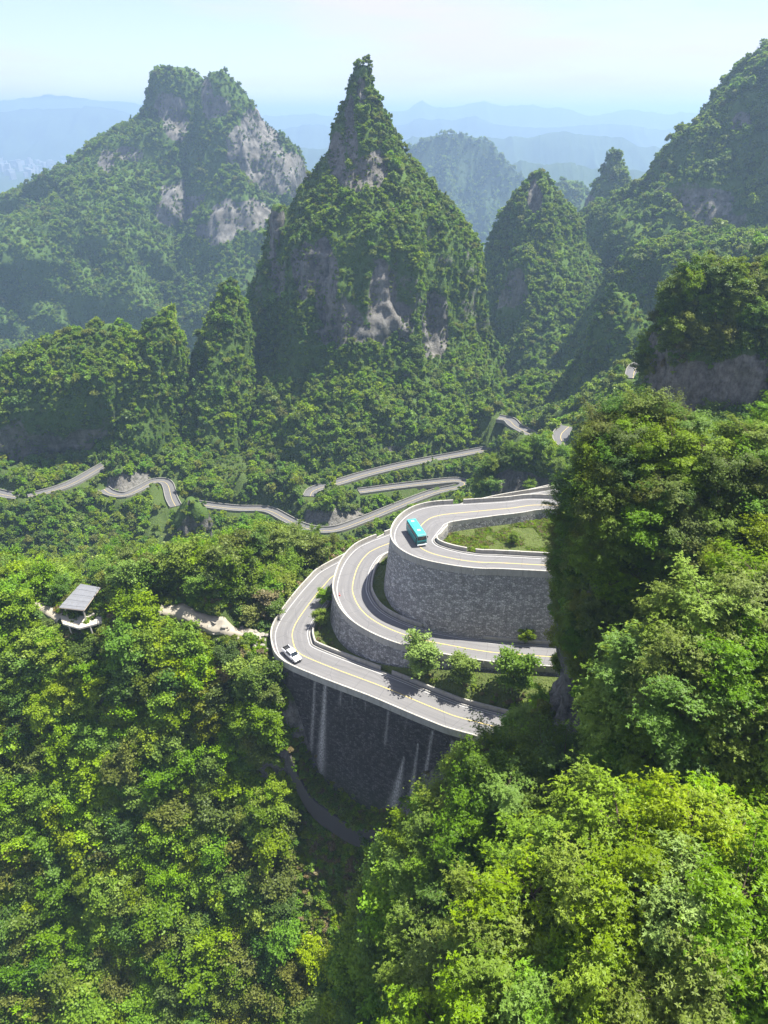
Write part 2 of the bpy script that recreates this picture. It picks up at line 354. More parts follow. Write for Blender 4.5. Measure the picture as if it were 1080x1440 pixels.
def make_branch_tree(mat, R=2.9, H=6.4, Rz=2.6, branches=70, leaves=30000, leaf=.2, spray=8, seed=0, trunk_r=.12, spread=.15, flat=.55, draw=40):
    r = np.random.default_rng(seed); Hc = H-Rz*1.05
    lean = r.normal(size=2)*.25; top = np.array([lean[0], lean[1], H*.86])
    t0 = np.sort(r.uniform(.28, .98, branches)); az = np.arange(branches)*2.39996 + r.normal(size=branches)*.5
    S = t0[:, None]*top; hrel = np.clip((S[:, 2]+.35-Hc)/(Rz*1.1), -1, 1)
    ln = R*np.sqrt(np.clip(1-hrel**2, .04, 1))*r.uniform(.55, 1.18, branches)*(1+.25*np.sin(az*2+seed))
    el = np.radians(12+50*np.clip(hrel*.5+.5, 0, 1)+r.normal(size=branches)*9)
    E = S + np.stack([np.cos(az)*ln, np.sin(az)*ln, np.minimum(np.tan(el), 1.6)*ln*.55], 1)
    Mp = (S+E)/2 + np.array([0, 0, .10])*ln[:, None]
    bt = r.uniform(0, 1, branches)
    nt_ = leaves//spray; bi = r.choice(branches, nt_, p=(ln**1.4)/np.sum(ln**1.4)); t = r.uniform(.30, 1.0, nt_)**.75
    P = ((1-t)**2)[:, None]*S[bi] + (2*t*(1-t))[:, None]*Mp[bi] + (t**2)[:, None]*E[bi]
    sg = R*spread*(.45+.75*t)*r.uniform(.5, 1.5, nt_); o = r.normal(size=(nt_, 3))*[1, 1, flat]; P = P + o*sg[:, None]
    out = unit(P-[lean[0]*.5, lean[1]*.5, Hc-.4]); ax = unit(out*.6 + [0, 0, .75] + r.normal(size=(nt_, 3))*.3)
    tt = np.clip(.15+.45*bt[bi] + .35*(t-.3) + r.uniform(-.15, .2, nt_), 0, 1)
    if spray > 1:
        u = unit(np.cross(ax, [.3, .5, .81])); v = np.cross(ax, u)
        C = np.repeat(P, spray, 0); A = np.repeat(ax, spray, 0); U = np.repeat(u, spray, 0); Vv = np.repeat(v, spray, 0)
        ph = r.uniform(0, 6.28, len(C))[:, None]; ee = r.uniform(-.15, .6, len(C))[:, None]
        axis = (U*np.cos(ph)+Vv*np.sin(ph))*np.cos(ee) + A*np.sin(ee) + np.array([0, 0, -.25]); nrm = A + .4*np.array([0, 0, 1]) + r.normal(size=C.shape)*.3
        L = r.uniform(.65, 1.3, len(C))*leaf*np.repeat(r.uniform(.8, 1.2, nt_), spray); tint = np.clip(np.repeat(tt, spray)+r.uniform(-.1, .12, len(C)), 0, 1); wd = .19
    else:
        C = P; nrm = ax + r.normal(size=P.shape)*.4; axis = np.cross(nrm, r.normal(size=P.shape)) + out*.4; L = r.uniform(.6, 1.35, nt_)*leaf; tint = tt; wd = .38
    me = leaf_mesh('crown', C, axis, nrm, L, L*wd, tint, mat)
    V, F = [], []
    tube(V, F, [(0, 0, -1.4), (lean[0]*.15, lean[1]*.05, H*.2), (lean[0]*.4, lean[1]*.55, H*.5), tuple(top)], [trunk_r*1.4, trunk_r, trunk_r*.7, trunk_r*.15], 7)
    for i in range(0, branches, max(1, branches//draw)): tube(V, F, [S[i], Mp[i], E[i]], [trunk_r*.34, trunk_r*.2, trunk_r*.05], 4)
    return me, mesh_np('trunk', [tuple(v_) for v_ in V], F, M['bark'])

PROTO = {}
def add_proto(key, **kw): PROTO[key] = make_tree(**kw)
# close trees with sprays of pointed leaves
for i, (k, leafmat, kw) in enumerate([('near_bright', 'bright', {}), ('near_fresh', 'fresh', dict(spread=.10)), ('near_pale', 'pale', dict(spread=.11, flat=.4)), ('near_mid', 'mid', {}), ('near_olive', 'olive', dict(leaf=.16)), ('near_dark', 'dark', dict(leaf=.17)),
    ('near_bright_b', 'bright', dict(R=2.1, H=5.8, leaves=20000)), ('near_fresh_b', 'fresh', dict(R=3.5, H=5.8, branches=90, flat=.4))]):
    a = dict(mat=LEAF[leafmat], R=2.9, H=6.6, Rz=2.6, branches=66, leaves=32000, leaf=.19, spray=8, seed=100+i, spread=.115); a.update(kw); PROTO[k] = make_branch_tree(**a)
# middle distance
for i, (k, leafmat, kw) in enumerate([
  ('mid_bright', 'bright', {}), ('mid_bright_b', 'bright', dict(R=2.0, H=5.2, Rz=2.0)), ('mid_fresh', 'fresh', {}), ('mid_fresh_b', 'fresh', dict(R=3.3, H=6.2, flat=.35)),
  ('mid_mid', 'mid', {}), ('mid_mid_b', 'mid', dict(R=2.8, H=8.2, Rz=3.4)), ('mid_dark', 'dark', {}), ('mid_olive', 'olive', dict(H=5.6)), ('mid_pale', 'pale', dict(R=2.2, H=6.2, spread=.15)),
  ('mid_dry', 'dry', dict(R=1.8, H=4.2, Rz=1.6, leaves=2200))]):
    a = dict(mat=LEAF[leafmat], R=2.6, H=6.4, Rz=2.5, branches=44, leaves=6400, leaf=.34, spray=1, seed=200+i, draw=22, spread=.12); a.update(kw); PROTO[k] = make_branch_tree(**a)
# far
for i, (k, leafmat, kw) in enumerate([('far_bright', 'bright', {}), ('far_fresh', 'fresh', {}), ('far_mid', 'mid', {}), ('far_mid_b', 'mid', dict(R=3.2)), ('far_dark', 'dark', {}), ('far_olive', 'olive', {}), ('far_cone', 'dark', dict(shape='cone', R=1.9, H=8.5, lobes=14))]):
    a = dict(mat=LEAF[leafmat], R=2.8, H=6.4, Rz=2.7, lobes=13, leaves=700, leaf=.85, seed=300+i, lob=(.2, .42)); a.update(kw); add_proto(k, **a)
# low shrubs
for i, (k, leafmat) in enumerate([('shrub_fresh', 'fresh'), ('shrub_mid', 'mid'), ('shrub_olive', 'olive'), ('shrub_dark', 'dark'), ('shrub_dry', 'dry'), ('shrub_bright', 'bright')]):
    add_proto(k, mat=LEAF[leafmat], R=1.25, H=1.5, Rz=1.0, lobes=9, leaves=900, leaf=.30, seed=400+i, trunk_r=.05)
MIDK = [k for k in PROTO if k.startswith('mid_')]; FARK = [k for k in PROTO if k.startswith('far_')]; SHRUB = [k for k in PROTO if k.startswith('shrub_')]

# instancing for what cannot be counted: a collection outside the scene holds the shapes
INST = bpy.data.collections.new('plant_shapes'); IDX = {}
for i, k in enumerate(PROTO):
    me, tm = PROTO[k]
    a = me.copy(); o = bpy.data.objects.new('%03d_%s' % (i, k), a); INST.objects.link(o); IDX[k] = i
def gn_tree():
    ng = bpy.data.node_groups.new('scatter_plants', 'GeometryNodeTree')
    ng.interface.new_socket('Geometry', in_out='INPUT', socket_type='NodeSocketGeometry'); ng.interface.new_socket('Geometry', in_out='OUTPUT', socket_type='NodeSocketGeometry')
    gi = ng.nodes.new('NodeGroupInput'); go = ng.nodes.new('NodeGroupOutput')
    ip = ng.nodes.new('GeometryNodeInstanceOnPoints'); ci = ng.nodes.new('GeometryNodeCollectionInfo')
    ci.inputs['Collection'].default_value = INST; ci.inputs['Separate Children'].default_value = True; ci.inputs['Reset Children'].default_value = True
    def na(name, t):
        a = ng.nodes.new('GeometryNodeInputNamedAttribute'); a.data_type = t; a.inputs['Name'].default_value = name; return a.outputs['Attribute']
    ng.links.new(gi.outputs[0], ip.inputs['Points']); ng.links.new(ci.outputs[0], ip.inputs['Instance'])
    ip.inputs['Pick Instance'].default_value = True
    ng.links.new(na('kind', 'INT'), ip.inputs['Instance Index'])
    e2r = ng.nodes.new('FunctionNodeEulerToRotation'); ng.links.new(na('rot', 'FLOAT_VECTOR'), e2r.inputs[0]); ng.links.new(e2r.outputs[0], ip.inputs['Rotation'])
    ng.links.new(na('scl', 'FLOAT_VECTOR'), ip.inputs['Scale']); ng.links.new(ip.outputs[0], go.inputs[0]); return ng
GN = gn_tree()
def scatter(name, pts, scl, kinds, label, cat, group=None, tilt=.12, flat=(.85, 1.2)):
    n = len(pts)
    if n == 0: return None
    me = bpy.data.meshes.new(name); me.vertices.add(n); me.vertices.foreach_set('co', np.asarray(pts, np.float32).ravel())
    rot = np.stack([rng.normal(0, tilt, n), rng.normal(0, tilt, n), rng.uniform(0, 6.283, n)], 1).astype(np.float32)
    s = np.stack([scl*rng.uniform(.85, 1.2, n), scl*rng.uniform(.85, 1.2, n), scl*rng.uniform(flat[0], flat[1], n)], 1).astype(np.float32)
    a = me.attributes.new('rot', 'FLOAT_VECTOR', 'POINT'); a.data.foreach_set('vector', rot.ravel())
    a = me.attributes.new('scl', 'FLOAT_VECTOR', 'POINT'); a.data.foreach_set('vector', s.ravel())
    a = me.attributes.new('kind', 'INT', 'POINT'); a.data.foreach_set('value', np.asarray(kinds, np.int32))
    o = link(name, me); md = o.modifiers.new('plants', 'NODES'); md.node_group = GN
    return tag(o, label, cat, group, 'stuff')
def pick(n, weights):
    ks = list(weights); w = np.array([weights[k] for k in ks], float); return np.array([IDX[k] for k in ks])[rng.choice(len(ks), n, p=w/w.sum())]

# ------------------------------------------------------------------ curves
def catmull(P, step):
    P = np.asarray(P, float); Q = np.vstack([2*P[0]-P[1], P, 2*P[-1]-P[-2]]); out = []
    for i in range(1, len(Q)-2):
        t = np.linspace(0, 1, 24, endpoint=False)[:, None]; a, b, c, d = Q[i-1], Q[i], Q[i+1], Q[i+2]
        out.append(.5*((2*b) + (-a+c)*t + (2*a-5*b+4*c-d)*t**2 + (-a+3*b-3*c+d)*t**3))
    C = np.vstack(out+[P[-1:]])
    for _ in range(30): C[1:-1] = .25*C[:-2] + .5*C[1:-1] + .25*C[2:]
    s = np.r_[0, np.cumsum(np.linalg.norm(np.diff(C, axis=0), axis=1))]; n = max(3, int(s[-1]/step)); q = np.linspace(0, s[-1], n)
    return np.stack([np.interp(q, s, C[:, k]) for k in range(3)], 1), q
def normals2(C):
    t = np.gradient(C[:, :2], axis=0); t = t/np.linalg.norm(t, axis=1)[:, None]
    n = np.stack([-t[:, 1], t[:, 0]], 1)
    for _ in range(6): n[1:-1] = .25*n[:-2]+.5*n[1:-1]+.25*n[2:]
    return n/np.linalg.norm(n, axis=1)[:, None]
def off(C, n, d, dz=0):
    d = np.broadcast_to(d, (len(C),)); r = C.copy(); r[:, :2] += n*d[:, None]; r[:, 2] += dz; return r
def strip(name, rails, mat, parent=None, q=None, widths=None, smooth=True, attrs=None):
    nr = len(rails); n = len(rails[0]); V = np.stack(rails, 0).reshape(-1, 3)
    if q is None: q = np.arange(n)*1.0
    vv = widths if widths is not None else np.arange(nr)*1.0
    uv = np.stack([np.tile(q, nr), np.repeat(vv, n)], 1)
    return link(name, mesh_np(name, V, grid_faces(nr, n), mat, attrs, smooth, uv), parent)

# the three stacked hairpins: outer parapet top traced from back, round the left, to the front
def trace(pts, z, zs=None): return [at_z(x, y, z) for x, y in pts]
ZA, ZB, ZC = -80., -93., -100.
A_o = [np.array((75., 150., ZA+1))] + trace([(775.6, 694.6), (710, 698.2), (653, 701.5), (606, 704.6), (576, 713), (556, 729), (548, 747.6), (553.5, 764), (572, 778), (600, 788), (645, 796.5), (686, 800), (727, 801)], ZA+1) + [np.array((70., 120., ZA+1))]
B_o = [np.array((60., 190., -90.5)), np.array((25., 178., -90.5))] + [at_z(x_, y_, z_) for x_, y_, z_ in ((543, 745.6, -91), (515, 755.7, -91), (494.5, 767, -91.2), (478, 787, -91.4), (469, 811, -91.6), (467.5, 831, -91.8), (478, 855.6, -92), (498.5, 876, -92.4), (531, 894, -92.8), (572, 908.5, -93.3), (621, 919, -93.8), (686, 930, -94.2), (749, 935, -94.5))] + [np.array((70., 110., -95.))]
C_o = [np.array((50., 204., ZC+1)), np.array((14., 186., ZC+1))] + trace([(466, 787), (433, 811), (402, 847), (383, 876), (380.5, 900), (393, 926), (441.5, 949), (523, 980), (604, 1014), (678, 1037)], ZC+1) + [np.array((62., 84., ZC+1))]
def curve_w(q, w0, w1, a, b):   # width grows round the bend
    s = q/q[-1]; return w0 + (w1-w0)*np.exp(-((s-a)/b)**2)
ROADS = {}
for key, P, Z, w0, w1, a, b in (('A', A_o, ZA, 7.6, 11.6, .47, .13), ('B', B_o, ZB, 8.3, 8.9, .5, .2), ('C', C_o, ZC, 8.8, 9.4, .5, .2)):
    C, q = catmull(P, .9); C[:, 2] -= 1.; n = normals2(C); ROADS[key] = dict(C=C, q=q, n=n, w=curve_w(q, w0, w1, a, b), Z=Z)

# lower roads, centre lines
def road_pts(l): return [at_z(x, y, z) for x, y, z in l]
LOW = {
 'left': (road_pts([(-60, 680, -168), (-20, 690, -168), (25, 699, -168), (60, 694, -167.5), (100, 681, -167), (136, 661, -166), (146, 655, -165)]), 6.2),
 'bend': (road_pts([(146, 688, -170), (155, 694, -171), (175, 697, -171), (198, 687, -171), (218, 677, -171), (235, 680, -171.5), (241, 700, -173), (247, 712, -174)]), 5.6),
 'valley': (road_pts([(262, 706, -174), (290, 711, -174), (335, 716, -174), (375, 717, -174), (402, 730, -174), (430, 743, -173.5), (468, 746, -173), (508, 733, -172.5), (560, 712, -172), (610, 693, -171), (640, 686.5, -170), (654, 681, -169.5), (642, 676, -169), (600, 680, -168.5), (550, 686, -168), (505, 692, -167.5)]), 5.6),
 'upper': (road_pts([(436, 698, -166), (443, 689, -166), (480, 678, -165.5), (520, 666, -165), (580, 652, -164), (640, 641, -163), (695, 631, -162), (735, 628, -161)]), 6.4),
 'gorge': (road_pts([(700, 588, -146), (716, 591, -146), (724, 599, -146), (742, 609, -145.5), (760, 617, -145), (790, 630, -144)]), 7.0),
 'corner': (road_pts([(800, 600, -121), (789, 611, -121), (791, 622, -121), (806, 634, -121), (830, 645, -121)]), 6.6),
 'ledge': (road_pts([(890, 532, -101), (893, 520, -101), (901, 514, -101), (915, 512, -101)]), 6.6),
}
LOWC = {}
for k, (P, w) in LOW.items():
    C, q = catmull(P, 1.5); LOWC[k] = (C, q, normals2(C), w)

# ------------------------------------------------------------------ the valley ground
def g(px, py, Y): return at_y(px, py, Y)
G = [g(0, 850, 140), g(-150, 850, 140), g(115, 884, 132), g(60, 866, 135), g(180, 876, 133), g(250, 872, 134), g(330, 890, 130), g(372, 908, 127),
     g(0, 1000, 125), g(-200, 1000, 125), g(-200, 1250, 106), g(0, 1200, 110), g(0, 1440, 90), g(120, 1000, 125), g(120, 1200, 110), g(120, 1440, 90), g(250, 1000, 123), g(250, 1200, 107), g(250, 1440, 88), g(350, 1010, 121), g(350, 1300, 99),
     g(400, 1110, 113), g(450, 1215, 103), g(450, 1300, 96), g(450, 1440, 84), g(540, 1250, 98), g(560, 1440, 80), (-60, 50, -205), (0, 45, -190), (40, 40, -170), (-60, 0, -215), (0, 0, -200), (60, 0, -190), (-120, 40, -195),
     g(150, 850, 150), g(280, 812, 165), g(0, 846, 152), g(400, 782, 178), g(440, 770, 184), (-8, 186, -112), (15, 205, -126), (50, 222, -122),
     (-150, 175, -118), (-100, 175, -116), (-60, 190, -120), (-30, 208, -130), (-150, 215, -165), (-100, 215, -165), (-50, 228, -160), (10, 240, -158),
     (-160, 260, -195), (-100, 262, -194), (-40, 270, -190), (20, 275, -184), (70, 260, -150), (110, 240, -120), (-160, 300, -190), (-100, 300, -188), (-40, 296, -186),
     (-250, 330, -185), (-250, 420, -165), (-160, 420, -168), (-60, 430, -168), (40, 430, -160), (110, 440, -150), (160, 430, -140), (200, 380, -135), (160, 330, -135), (130, 280, -125), (200, 300, -105), (150, 180, -70), (100, 170, -80), (70, 165, -92), (80, 200, -105),
     (-300, 560, -220), (-100, 560, -215), (50, 560, -200), (150, 560, -190), (300, 560, -170), (350, 400, -120), (350, 250, -80), (250, 150, -50), (-320, 200, -150), (-300, 100, -130), (-250, 250, -190), (90, 120, -100), (120, 80, -100), (60, 60, -125), (30, 80, -118)]
# foot of the big wall
for (px, py, z) in ((396, 940, -108), (418, 946, -119), (441.5, 953, -127), (480, 968, -128.5), (523, 984, -129), (560, 1000, -125), (604, 1018, -114), (660, 1036, -104)):
    p = at_z(px, py, ZC); G.append((p[0]-.3, p[1]-4, z))
for k, (C, q, n, w) in LOWC.items():
    for i in range(0, len(C), max(1, len(C)//8)): G.append(tuple(C[i]))
G = np.array(G, float)
def tps_fit(P):
    X = P[:, :2]/100; n = len(X); d = np.linalg.norm(X[:, None]-X[None], axis=2); K = np.where(d > 0, d*d*np.log(d+1e-12), 0)
    A = np.zeros((n+3, n+3)); A[:n, :n] = K + np.eye(n)*2e-3; A[:n, n] = 1; A[:n, n+1:] = X; A[n, :n] = 1; A[n+1:, :n] = X.T
    return X, np.linalg.solve(A, np.r_[P[:, 2], 0, 0, 0])
TX, TW = tps_fit(G)
def tps(x, y):
    X = np.stack([x, y], 1)/100; r = np.zeros(len(X))
    for s in range(0, len(X), 20000):
        d = np.linalg.norm(X[s:s+20000, None]-TX[None], axis=2); r[s:s+20000] = (d*d*np.log(d+1e-12)) @ TW[:-3]
    return r + TW[-3] + X @ TW[-2:]
def seg_dist(x, y, C):
    """distance to a densely sampled curve, index of the nearest sample"""
    best = np.full(len(x), 1e9); bi = np.zeros(len(x), int)
    lo, hi = C[:, :2].min(0)-25, C[:, :2].max(0)+25
    m = np.where((x > lo[0]) & (x < hi[0]) & (y > lo[1]) & (y < hi[1]))[0]
    for s in range(0, len(m), 20000):
        i = m[s:s+20000]; d = np.hypot(x[i, None]-C[None, :, 0], y[i, None]-C[None, :, 1]); bi[i] = d.argmin(1); best[i] = d.min(1)
    return best, bi
def in_poly(x, y, P):
    r = np.zeros(len(x), bool); j = len(P)-1
    for i in range(len(P)):
        xi, yi, xj, yj = P[i, 0], P[i, 1], P[j, 0], P[j, 1]
        c = ((yi > y) != (yj > y)) & (x < (xj-xi)*(y-yi)/(yj-yi+1e-12)+xi); r ^= c; j = i
    return r
GX = np.arange(-330, 391, 2.4); GY = np.arange(-20, 621, 2.4)
gx, gy = np.meshgrid(GX, GY); x, y = gx.ravel(), gy.ravel()
z = tps(x, y)
P3 = np.stack([x, y, z*0], 1)
amp = np.clip((y-215)/110, 0, 1)*30 + 3.0
z = z + amp*(ridged(P3/np.where(y[:, None] > 215, 46, 38), 5, 4)-.62) + 1.2*(fbm(P3/7, 9, 3)-.5)
polyC = off(ROADS['C']['C'], ROADS['C']['n'], .3)
dC, _ = seg_dist(x, y, polyC)
bd = np.full(len(x), 1e9); bz = np.zeros(len(x)); bw = np.zeros(len(x))
for k, (C, q, n, w) in LOWC.items():
    d, i = seg_dist(x, y, C); m_ = d < bd; bd = np.where(m_, d, bd); bz = np.where(m_, C[i, 2], bz); bw = np.where(m_, w, bw)
t = 1-sstep(bw/2+1.2, bw/2+7, bd); z = z*(1-t) + (bz-.35)*t
ins = in_poly(x, y, polyC)
z = np.where(ins, np.minimum(z, -103.5), z)
# outside the highest back stretch the ground meets the parapet, never above it
near_c = (~ins) & (dC < 9) & (y > 118)
z = np.where(near_c, np.minimum(z, ZC-.4), z)
z = np.where((~ins) & (dC < 5), np.minimum(z, ZC-1.0), z)
ZG = z.reshape(gx.shape)
def ground(px, py):
    i = np.clip((np.asarray(px)-GX[0])/2.4, 0, len(GX)-1.001); j = np.clip((np.asarray(py)-GY[0])/2.4, 0, len(GY)-1.001)
    a = i.astype(int); b = j.astype(int); fi, fj = i-a, j-b
    return (ZG[b, a]*(1-fi)+ZG[b, a+1]*fi)*(1-fj) + (ZG[b+1, a]*(1-fi)+ZG[b+1, a+1]*fi)*fj
V = np.stack([x, y, z], 1); F = grid_faces(len(GY), len(GX))
def vnormals(V, F):
    n = np.zeros_like(V); a, b, c, d = (V[F[:, i]] for i in range(4)); fn = np.cross(c-a, d-b)
    for i in range(4):
        for k in range(3): n[:, k] += np.bincount(F[:, i], fn[:, k], len(V))
    return unit(n)
gn_ = vnormals(V, F)
rock = sstep(.52, .32, gn_[:, 2] + .25*(fbm(P3/9, 31, 3)-.5))
prj = project(V); rock = np.where(y > 200, rock*.15, rock)
BARE = [np.array(p_, float) for p_ in ([(-40, 628), (60, 640), (132, 632), (138, 656), (100, 676), (60, 688), (0, 690), (-40, 680)], [(428, 716), (508, 716), (512, 736), (470, 741), (428, 737)], [(150, 668), (215, 662), (205, 678), (178, 692), (150, 688)])]
for p_ in BARE[1:]: rock = np.where((y > 200) & in_poly(prj[:, 0], prj[:, 1], p_), 1., rock)
terr = link('valley_terrain', mesh_np('valley_terrain', V, F, M['terrain'], {'rock': rock})); tag(terr, kind='structure')

# ------------------------------------------------------------------ mountains
MOUNTS = []
def ring_mountain(name, rows, Yp, front=.8, back=.8, dz=2.0, nt_=220, amp=8., wl=45., seed=0, tree=4., rocks=(), rock_base=.35, sup=2.2, minb=3., mat='mountain', stretch=.4, small=1.2, cap=.20, skirt=None):
    R_ = []
    for py, l, r in rows:
        a, b = at_y(l, py, Yp), at_y(r, py, Yp); R_.append((a[2], a[0], b[0]))
    R_ = np.array(R_); z0 = R_[:, 0] - tree*.8; xl = R_[:, 1]+tree*.35; xr = R_[:, 2]-tree*.35
    bad = xl > xr-.6; mid = (xl+xr)/2; xl = np.where(bad, mid-.3, xl); xr = np.where(bad, mid+.3, xr)
    zs = np.arange(z0[0], z0[-1], -dz); o = np.argsort(z0)
    L = np.interp(zs, z0[o], xl[o]); Rr = np.interp(zs, z0[o], xr[o])
    for _ in range(2):
        L[1:-1] = .25*L[:-2]+.5*L[1:-1]+.25*L[2:]; Rr[1:-1] = .25*Rr[:-2]+.5*Rr[1:-1]+.25*Rr[2:]
    a = (Rr-L)/2; xc = (Rr+L)/2; th = np.linspace(0, 2*np.pi, nt_, endpoint=False)
    c, s = np.cos(th), np.sin(th); k = (np.abs(c)**sup+np.abs(s)**sup)**(-1/sup)
    bf = np.maximum(a*front, np.minimum(minb, a*1.5)); bb = np.maximum(a*back, np.minimum(minb, a*1.5))
    if skirt is not None:                      # lower slopes run out towards the valley
        zsk = at_y(540, skirt[0], Yp)[2]; e_ = np.clip(zsk-zs, 0, None)*skirt[1]; bf = bf+e_; bb = bb+e_*.5
    X = xc[:, None] + a[:, None]*(c*k)[None]; Y = Yp + np.where(s[None] < 0, bf[:, None], bb[:, None])*(s*k)[None]; Z = np.repeat(zs[:, None], nt_, 1)
    V = np.stack([X, Y, Z], -1).reshape(-1, 3)
    nrm = np.stack([np.tile(c, len(zs)), np.tile(s, len(zs)), np.zeros(len(zs)*nt_)], 1)
    A = np.minimum(amp, cap*np.repeat(a, nt_)); Q = V/wl; Q[:, 2] *= stretch
    d = (ridged(Q, seed, 4)-.62)*2.2*A
    S = V/9.; S[:, 2] *= .6
    d2 = (fbm(S, seed+50, 3)-.5)*2*np.minimum(small, .2*np.repeat(a, nt_))
    V = V + nrm*(d+d2)[:, None]; V[:, 2] += (d*.25)
    V[:, 2] += (fbm(V/14., seed+80, 3)-.5)*small
    apex = V[:nt_].mean(0) + [0, 0, .5]
    F = grid_faces(len(zs), nt_, True)[:, ::-1]
    n = vnormals(V, F); pr = project(V)
    rk = sstep(.42, .12, n[:, 2]+.0)*rock_base*2*sstep(.40, .62, fbm(V*[1, 1, .5]/16., seed+9, 3))
    for (px, py, rx, ry, st) in rocks:
        e = ((pr[:, 0]-px)/rx)**2 + ((pr[:, 1]-py)/ry)**2
        rk = np.maximum(rk, st*sstep(1.35, .75, e*.8 + 2.6*(fbm(V*[1, 1, .35]/(Yp*.022+3), seed+33, 4)-.46)))
    # cliffs sit back from the wooded slope and carry ledges and cracks
    crack = ridged(V*[1, 1, .2]/(4+Yp*.012), seed+3, 4); ledge = np.abs((V[:, 2]/6.5 + .8*fbm(V/20., seed+4, 2)) % 1 - .5)
    V = V + nrm*(rk*(-1.4 + 6.*(crack-.62) + 1.6*(ledge-.25))*min(1.6, small))[:, None]
    V2 = np.vstack([V, apex]); me = mesh_np(name, V2, F, M[mat], {'rock': np.r_[rk, 0]})
    bm = bmesh.new(); bm.from_mesh(me); bm.verts.ensure_lookup_table()
    for i in range(nt_): bm.faces.new((bm.verts[len(V)], bm.verts[i], bm.verts[(i+1) % nt_])).smooth = True
    bm.to_mesh(me); bm.free()
    o = link(name, me); tag(o, kind='structure'); MOUNTS.append((name, V, F, rk)); return V, F, rk
def surf_sample(V, F, rk, dens, thr=.45, back=-.15, margin=120, zmin=None):
    """random points on the wooded faces that look towards the camera"""
    a, b, c, d = (V[F[:, i]] for i in range(4)); cr = np.cross(c-a, d-b); ar = .5*np.linalg.norm(cr, axis=1); nn = unit(cr)
    fr = rk[F].mean(1); ctr = (a+b+c+d)/4; vis = np.einsum('ij,ij->i', nn, -unit(ctr)) > back
    w = ar*vis*(fr < thr); cnt = rng.poisson(w*dens); i = np.repeat(np.arange(len(F)), cnt)
    u, v = rng.random(len(i))[:, None], rng.random(len(i))[:, None]
    P = (a[i]*(1-u)+b[i]*u)*(1-v) + (d[i]*(1-u)+c[i]*u)*v; pr = project(P)
    k = (pr[:, 0] > -margin) & (pr[:, 0] < 1080+margin) & (pr[:, 1] > -margin) & (pr[:, 1] < 1440+margin) & (pr[:, 2] > 2)
    return P[k], nn[i][k], fr[i][k]

# central tower
MT = {}
MT['peak'] = ring_mountain('mountain', [(88, 502, 519), (93, 496, 523), (106, 494, 523), (118, 491, 526), (130, 487, 530), (150, 480, 542), (180, 470, 555), (215, 459, 573), (250, 440, 602), (280, 418, 634), (320, 393, 664), (360, 378, 673), (400, 362, 677), (450, 345, 682), (500, 324, 694), (560, 298, 712), (620, 266, 735), (690, 230, 765)], 480, .95, .8, 1.4, 320, 12, 40, 1, 1.4, sup=1.45, cap=.17, small=2.0, skirt=(470, .75),
   rocks=[(507, 128, 9, 22, .9), (495, 180, 11, 40, .95), (525, 240, 20, 24, .85), (472, 225, 12, 28, .7), (495, 255, 18, 14, .7), (428, 385, 16, 36, .9), (455, 400, 16, 50, .9), (480, 455, 30, 30, .8), (535, 430, 18, 50, .75), (565, 455, 16, 24, .7), (612, 455, 15, 40, 1), (500, 470, 50, 14, .8), (610, 636, 62, 10, 1), (385, 390, 12, 30, .6)], rock_base=.25)
MT['pillar'] = ring_mountain('rock_pillar', [(284, 384, 396), (292, 380, 400), (310, 377, 402), (340, 376, 402), (380, 372, 406), (430, 365, 412)], 470, 1.2, 1.2, 1.5, 70, 1.6, 12, 2, 1.5, rocks=[(388, 335, 16, 42, 1)], small=.8)
# the massif on the left
MT['massif'] = ring_mountain('mountain', [(90, 220, 264), (97, 212, 276), (110, 207, 288), (140, 204, 300), (163, 198, 305), (190, 150, 330), (212, 133, 345), (235, 108, 360), (252, 62, 372), (270, 8, 380), (300, -70, 392), (350, -180, 402), (430, -320, 430), (540, -450, 470)], 1120, .6, .5, 3.2, 420, 70, 130, 11, 6, mat='massif', sup=1.7, cap=.26,
   rocks=[(235, 150, 30, 16, 1), (250, 175, 16, 22, .8), (175, 218, 20, 10, .9), (262, 285, 42, 26, 1), (325, 335, 44, 22, 1), (235, 270, 20, 14, .8), (150, 225, 12, 18, .7)], rock_base=.2, small=2.4)
MT['massif2'] = ring_mountain('mountain', [(95, 295, 321), (105, 286, 333), (128, 278, 352), (158, 277, 372), (188, 268, 396), (218, 258, 420), (243, 250, 431), (275, 245, 436), (320, 235, 442), (400, 215, 455), (520, 180, 480)], 1070, .65, .6, 3.2, 300, 30, 85, 15, 6, mat='massif', sup=1.6, cap=.26,
   rocks=[(365, 205, 36, 42, 1), (395, 245, 36, 30, 1), (345, 225, 22, 36, .8), (308, 150, 16, 12, .9), (290, 140, 8, 22, .8), (320, 335, 40, 20, .9), (270, 300, 36, 22, .8), (420, 255, 14, 26, 1)], rock_base=.2, small=2.2)
MT['massif3'] = ring_mountain('mountain', [(228, 318, 334), (250, 300, 350), (275, 285, 375), (300, 270, 405), (340, 240, 440), (400, 190, 480), (520, 120, 520)], 1000, .6, .6, 3.2, 240, 26, 80, 17, 6, mat='massif', rocks=[(335, 300, 44, 20, .9), (300, 325, 30, 16, .8)], rock_base=.15, small=2.0)
